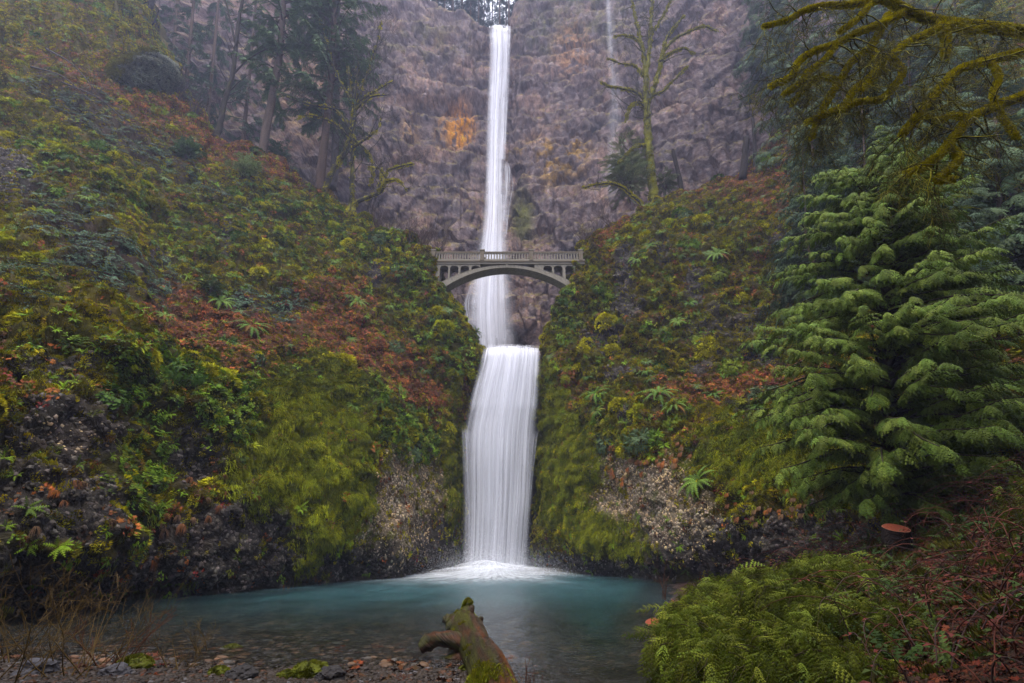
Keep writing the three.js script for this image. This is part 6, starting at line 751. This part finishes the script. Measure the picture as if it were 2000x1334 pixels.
// brambles over the right bank
{
  const r = rng(911), groundAt = (x, z) => new V3(x, groundH(x, z), z);
  for (const [nm, n, lab, col, zr, xr] of [['bramble_tangle', 620, 'tangle of red brown bramble canes over the right bank', [0.13, 0.045, 0.03], [7, 24], [4.6, 17]], ['bramble_tangle', 300, 'dull purple bramble canes among the leaves of the right bank', [0.085, 0.05, 0.045], [7, 22], [3.8, 17]]]) {
    const G = new Geo(), LG = new Geo();
    for (let q = 0; q < n; q++) { const d = zr[0] + (zr[1] - zr[0]) * r(), x = shoreX(d) + xr[0] + (xr[1] - xr[0]) * r(); const sp = proj(groundAt(x, -d)); if (sp[0] > 1670 && sp[0] < 1860 && d < 17.5 && d > 12.5) continue; let c = groundAt(x, -d), a = r() * 6.283, v = new V3(Math.cos(a) * 0.7, 0.9, Math.sin(a) * 0.5).normalize(); const L = 1.2 + 1.6 * r(), pts = [c.clone()], f = 0.6 + 0.8 * r(); for (let j = 0; j < 9; j++) { c = c.clone().addScaledVector(v, L / 9); v.y -= 0.22; v.x += (r() - 0.5) * 0.25; v.z += (r() - 0.5) * 0.25; v.normalize(); pts.push(c); if (r() < 0.28) for (let e = 0; e < 3; e++) { const b = r() * 6.283, g = r() < 0.55, s = 0.7 + 0.6 * r(); leaf(LG, c.clone(), new V3(Math.cos(b), -0.1, Math.sin(b)).normalize(), new V3(-Math.sin(b), 0.2, Math.cos(b)).normalize(), 0.10 + 0.06 * r(), 0.07, 0.01, g ? [0.07 * s, 0.10 * s, 0.02 * s] : [0.17 * s, 0.04 * s, 0.03 * s]); } } tube(G, pts, pts.map((_, j) => 0.013 - 0.001 * j), 4, () => [col[0] * f, col[1] * f, col[2] * f]); }
    const o = mesh(nm, G.build(), twigMat); tag(o, lab, null, null, 'stuff'); const lf = mesh('leaves', LG.build(), leafMat, o); lf.userData.kind = 'stuff';
  }
}
// low moss and ferns on the bank
groundScatter('bank_moss', 'green moss cushions on the right bank', 1500, UM, mossMat, 905, (r) => { const d = 8 + 14 * r(); return [shoreX(d) + 2 + 12 * r(), -d]; }, [0.2, 0.5], [[0.07, 0.075, 0.008, 2], [0.10, 0.09, 0.01, 1]], 0.05);
groundScatter('bank_ferns', 'small green fern tufts on the right bank', 520, UF, leafMat, 906, (r) => { const d = 8 + 15 * r(); return [shoreX(d) + 1 + 14 * r(), -d]; }, [0.35, 0.9], [[0.06, 0.11, 0.02, 2], [0.09, 0.13, 0.03, 1]], 0.02);
// yellow green cedar boughs sprawling over the bank to the water
function bough(label, line, seed, { n = 130, size = 0.5, wide = 1.0, color = [0.125, 0.15, 0.014] } = {}) {
  const o = thing('cedar_bough', label, 'branch', line[0]), r = rng(seed), pts = smoothLine(line, 24), G = new Geo(), cf = barkCol([0.035, 0.024, 0.014], [0.08, 0.075, 0.012], 0.05, seed), list = []; tube(G, pts, pts.map((_, k) => 0.034 - 0.0011 * k), 6, cf, 0.2, seed);
  const side = []; for (let q = 0; q < 16; q++) { const k = 2 + Math.floor(r() * 21), p = pts[k], d = pts[k + 1].clone().sub(pts[k]).normalize(), s = new V3(-d.z, 0.12, d.x).normalize().multiplyScalar(r() < 0.5 ? 1 : -1), l = smoothLine([p, p.clone().addScaledVector(s, wide * 0.5).addScaledVector(d, 0.3).add(new V3(0, 0.1, 0)), p.clone().addScaledVector(s, wide * (0.8 + 0.5 * r())).addScaledVector(d, 0.7).add(new V3(0, -0.15, 0))], 8); tube(G, l, l.map((_, j) => 0.012 - 0.001 * j), 4, cf); side.push(l); }
  for (let q = 0; q < n; q++) { const l = r() < 0.3 ? pts : side[Math.floor(r() * side.length)], k = Math.floor(r() * (l.length - 1)), p = l[k].clone().lerp(l[k + 1], r()), d = l[k + 1].clone().sub(l[k]).normalize(), a = r() * 6.283; const hang = r() < 0.9; list.push([p.add(new V3((r() - 0.5) * 0.25, (r() - 0.3) * 0.3, (r() - 0.5) * 0.25)), new V3(Math.cos(a) * 0.5 + d.x * 0.3, hang ? -0.9 - 0.5 * r() : 0.1 - 0.4 * r(), Math.sin(a) * 0.5 + 0.2), new V3((r() - 0.5) * 1.4, 0.5, 0.8 + 0.4 * (r() - 0.5)), size * (0.7 + 1.0 * r() * r())]); }
  mesh('stem', local(G.build(), o), twigMat, o); foliagePart(o, list, UCL, color, 0.5, r, needleMat);
}
const overBank = (list) => list.map(([px, py, D]) => P(px, py, D));
bough('yellow green cedar bough furthest left, trailing into the pool beside the cut log ends', overBank([[1478, 1178, 16.5], [1431, 1157, 16.8], [1385, 1151, 17.2], [1338, 1168, 17.5]]), 931, { n: 230, size: 0.84, wide: 1.18 });
bough('yellow green cedar bough at the water edge, second above the bottom', overBank([[1448, 1235, 11.8], [1408, 1213, 11.9], [1368, 1206, 11.9], [1328, 1222, 12.0]]), 932, { n: 230, size: 0.68, wide: 0.95 });
bough('yellow green cedar bough lowest, filling the bottom edge right of the pool', overBank([[1458, 1320, 9.4], [1410, 1295, 9.5], [1361, 1287, 9.5], [1313, 1300, 9.6]]), 933, { n: 230, size: 0.57, wide: 0.80 });
bough('yellow green cedar bough arched highest, against the dark rock wall', overBank([[1720, 1135, 14.6], [1667, 1109, 14.7], [1613, 1098, 14.7], [1560, 1110, 14.8]]), 934, { n: 230, size: 0.74, wide: 1.04 });
bough('yellow green cedar bough in the middle of the heap of green boughs', overBank([[1620, 1180, 12.6], [1557, 1155, 12.7], [1493, 1147, 12.8], [1430, 1160, 12.9]]), 935, { n: 230, size: 0.68, wide: 0.95 });
bough('yellow green cedar bough low in the heap, under the middle bough', overBank([[1640, 1275, 9.9], [1577, 1249, 10.0], [1513, 1238, 10.0], [1450, 1250, 10.1]]), 936, { n: 230, size: 0.57, wide: 0.80 });
bough('yellow green cedar bough lying among the red brambles right of the arched one', overBank([[1880, 1255, 10.2], [1820, 1222, 10.3], [1760, 1205, 10.5], [1700, 1210, 10.6]]), 937, { n: 210, size: 0.57, wide: 0.80 });
bough('yellow green cedar bough at the very bottom right among red brambles', overBank([[1790, 1335, 8.4], [1723, 1307, 8.5], [1657, 1295, 8.5], [1590, 1305, 8.6]]), 938, { n: 210, size: 0.51, wide: 0.72 });
bough('yellow green cedar bough just above the lowest one, at the water edge', overBank([[1438, 1275, 10.5], [1398, 1253, 10.6], [1358, 1246, 10.7], [1318, 1262, 10.8]]), 939, { n: 230, size: 0.62, wide: 0.87 });
bough('yellow green cedar bough behind the cut log ends, along the top of the heap', overBank([[1560, 1155, 15.5], [1500, 1135, 15.6], [1440, 1130, 15.8], [1380, 1148, 15.9]]), 940, { n: 230, size: 0.78, wide: 1.10 });
bough('yellow green cedar bough right of centre in the heap, crossing a dark stem', overBank([[1740, 1225, 11.2], [1680, 1199, 11.3], [1620, 1188, 11.4], [1560, 1200, 11.5]]), 941, { n: 230, size: 0.62, wide: 0.87 });
bough('yellow green cedar bough at the bottom, between the two lowest ones', overBank([[1600, 1330, 8.8], [1543, 1305, 8.9], [1487, 1295, 8.9], [1430, 1308, 9.0]]), 942, { n: 230, size: 0.54, wide: 0.76 });
bough('yellow green cedar bough on the left flank of the heap, over the teal water', overBank([[1408, 1205, 13.6], [1378, 1185, 13.7], [1348, 1182, 13.9], [1318, 1200, 14.0]]), 943, { n: 230, size: 0.70, wide: 0.99 });
bough('yellow green cedar bough below the arched bough, left of the brambles', overBank([[1660, 1148, 13.4], [1603, 1127, 13.5], [1547, 1121, 13.7], [1490, 1138, 13.8]]), 944, { n: 230, size: 0.70, wide: 0.99 });
bough('cedar bough against the dark rock at the far right edge above the brambles', overBank([[2060, 880, 12], [2020, 930, 12], [1985, 955, 12], [1960, 985, 12]]), 949, { n: 60, size: 0.5, wide: 0.6 });
// bare yellow twig thickets in the shallows, bottom left
[[60, 1330, 10.6, 3.0, 'yellow brown twig thicket in the bottom left corner'], [130, 1300, 12, 3.4, 'tall bare twig shrub in the bottom left with a crooked top'], [20, 1290, 12.2, 2.4, 'twig thicket at the left edge above the corner thicket'], [190, 1320, 11, 2.6, 'twig thicket right of the tall bare shrub at the bottom left'], [215, 1290, 12.4, 2.0, 'reddish twig shrub at the edge of the left shallows'], [355, 1300, 12, 1.2, 'low sprig of twigs in the gravel shallows'], [390, 1255, 14.2, 1.5, 'thin upright sprig standing in the shallow water'], [-30, 1340, 10.4, 3.2, 'twig thicket half out of frame at the bottom left']].forEach(([px, py, D, h, l], i) => { const p = P(px, py, D); p.y = groundH(p.x, p.z) - 0.02; twigShrub('twig_shrub', l, p, 950 + i, { n: i < 5 || i === 7 ? 6 : 4, h: h * 0.85, w: h * 0.8, r0: 0.016, rmin: 0.004, col: i === 4 ? [0.16, 0.06, 0.025] : [0.15, 0.095, 0.03], dens: 2.2, lift: 0.3, levels: 1 }); });
[[1015, 1345, 9.8, 0.9, 'brown upright stems at the bottom edge right of the log'], [1045, 1350, 9.5, 0.6, 'short reddish stems at the bottom edge of the pool'], [1300, 1165, 19, 1.6, 'red bare sprigs rising over the cedar bough by the cut log ends']].forEach(([px, py, D, h, l], i) => { const p = P(px, py, D); p.y = i < 2 ? groundH(p.x, p.z) : p.y; twigShrub('twig_shrub', l, p, 970 + i, { n: 7, h, w: 0.5, r0: 0.012, rmin: 0.004, col: [0.14, 0.06, 0.03], dens: 0.8, lift: 0.5, levels: 0 }); });

// tall firs standing round the viewpoint, outside the frame, that shade the near shore
[[-8, 2.5, 'big fir just left of the viewpoint, above the frame'], [9, 3, 'big fir just right of the viewpoint, above the frame'], [-3, 7, 'big fir close behind the viewpoint'], [4, 9, 'second big fir behind the viewpoint'], [-15, 4, 'big fir further left of the viewpoint, out of frame'], [17, 5, 'big fir further right of the viewpoint, out of frame']].forEach(([x, z, l], i) => { const b = new V3(x, groundH(x, z), z); conifer('shade_fir', l, [b, b.clone().add(new V3(0.2, 11, 0)), b.clone().add(new V3(0.1, 23, 0.2)), b.clone().add(new V3(0, 34, 0))], { seed: 990 + i, r: [0.6, 0.12], n: 130, from: 0.42, len: 6.2, shape: (t) => 1.05 - 0.6 * t, sprays: 3.2, color: [0.04, 0.07, 0.035], spray: 2.0, hang: 0.3, droop: 0.4, rise: 0.3 }); });
// and the wood that closes the view behind it
for (let i = 0; i < 11; i++) { const x = -33 + 6.6 * i, z = 13 + 4 * Math.sin(i * 2.3), b = new V3(x, groundH(x, z), z); conifer('wood_fir', 'one of the firs of the wood behind the viewpoint', [b, b.clone().add(new V3(0.2, 9, 0)), b.clone().add(new V3(0.1, 18, 0.2)), b.clone().add(new V3(0, 28, 0))], { seed: 1100 + i, r: [0.5, 0.1], n: 110, from: 0.06, len: 5.5, shape: (t) => 1.05 - 0.75 * t, sprays: 3, color: [0.04, 0.07, 0.035], spray: 2.1, hang: 0.4, droop: 0.6, rise: 0.25, group: 'wood behind the viewpoint' }); }
renderer.render(scene, camera);
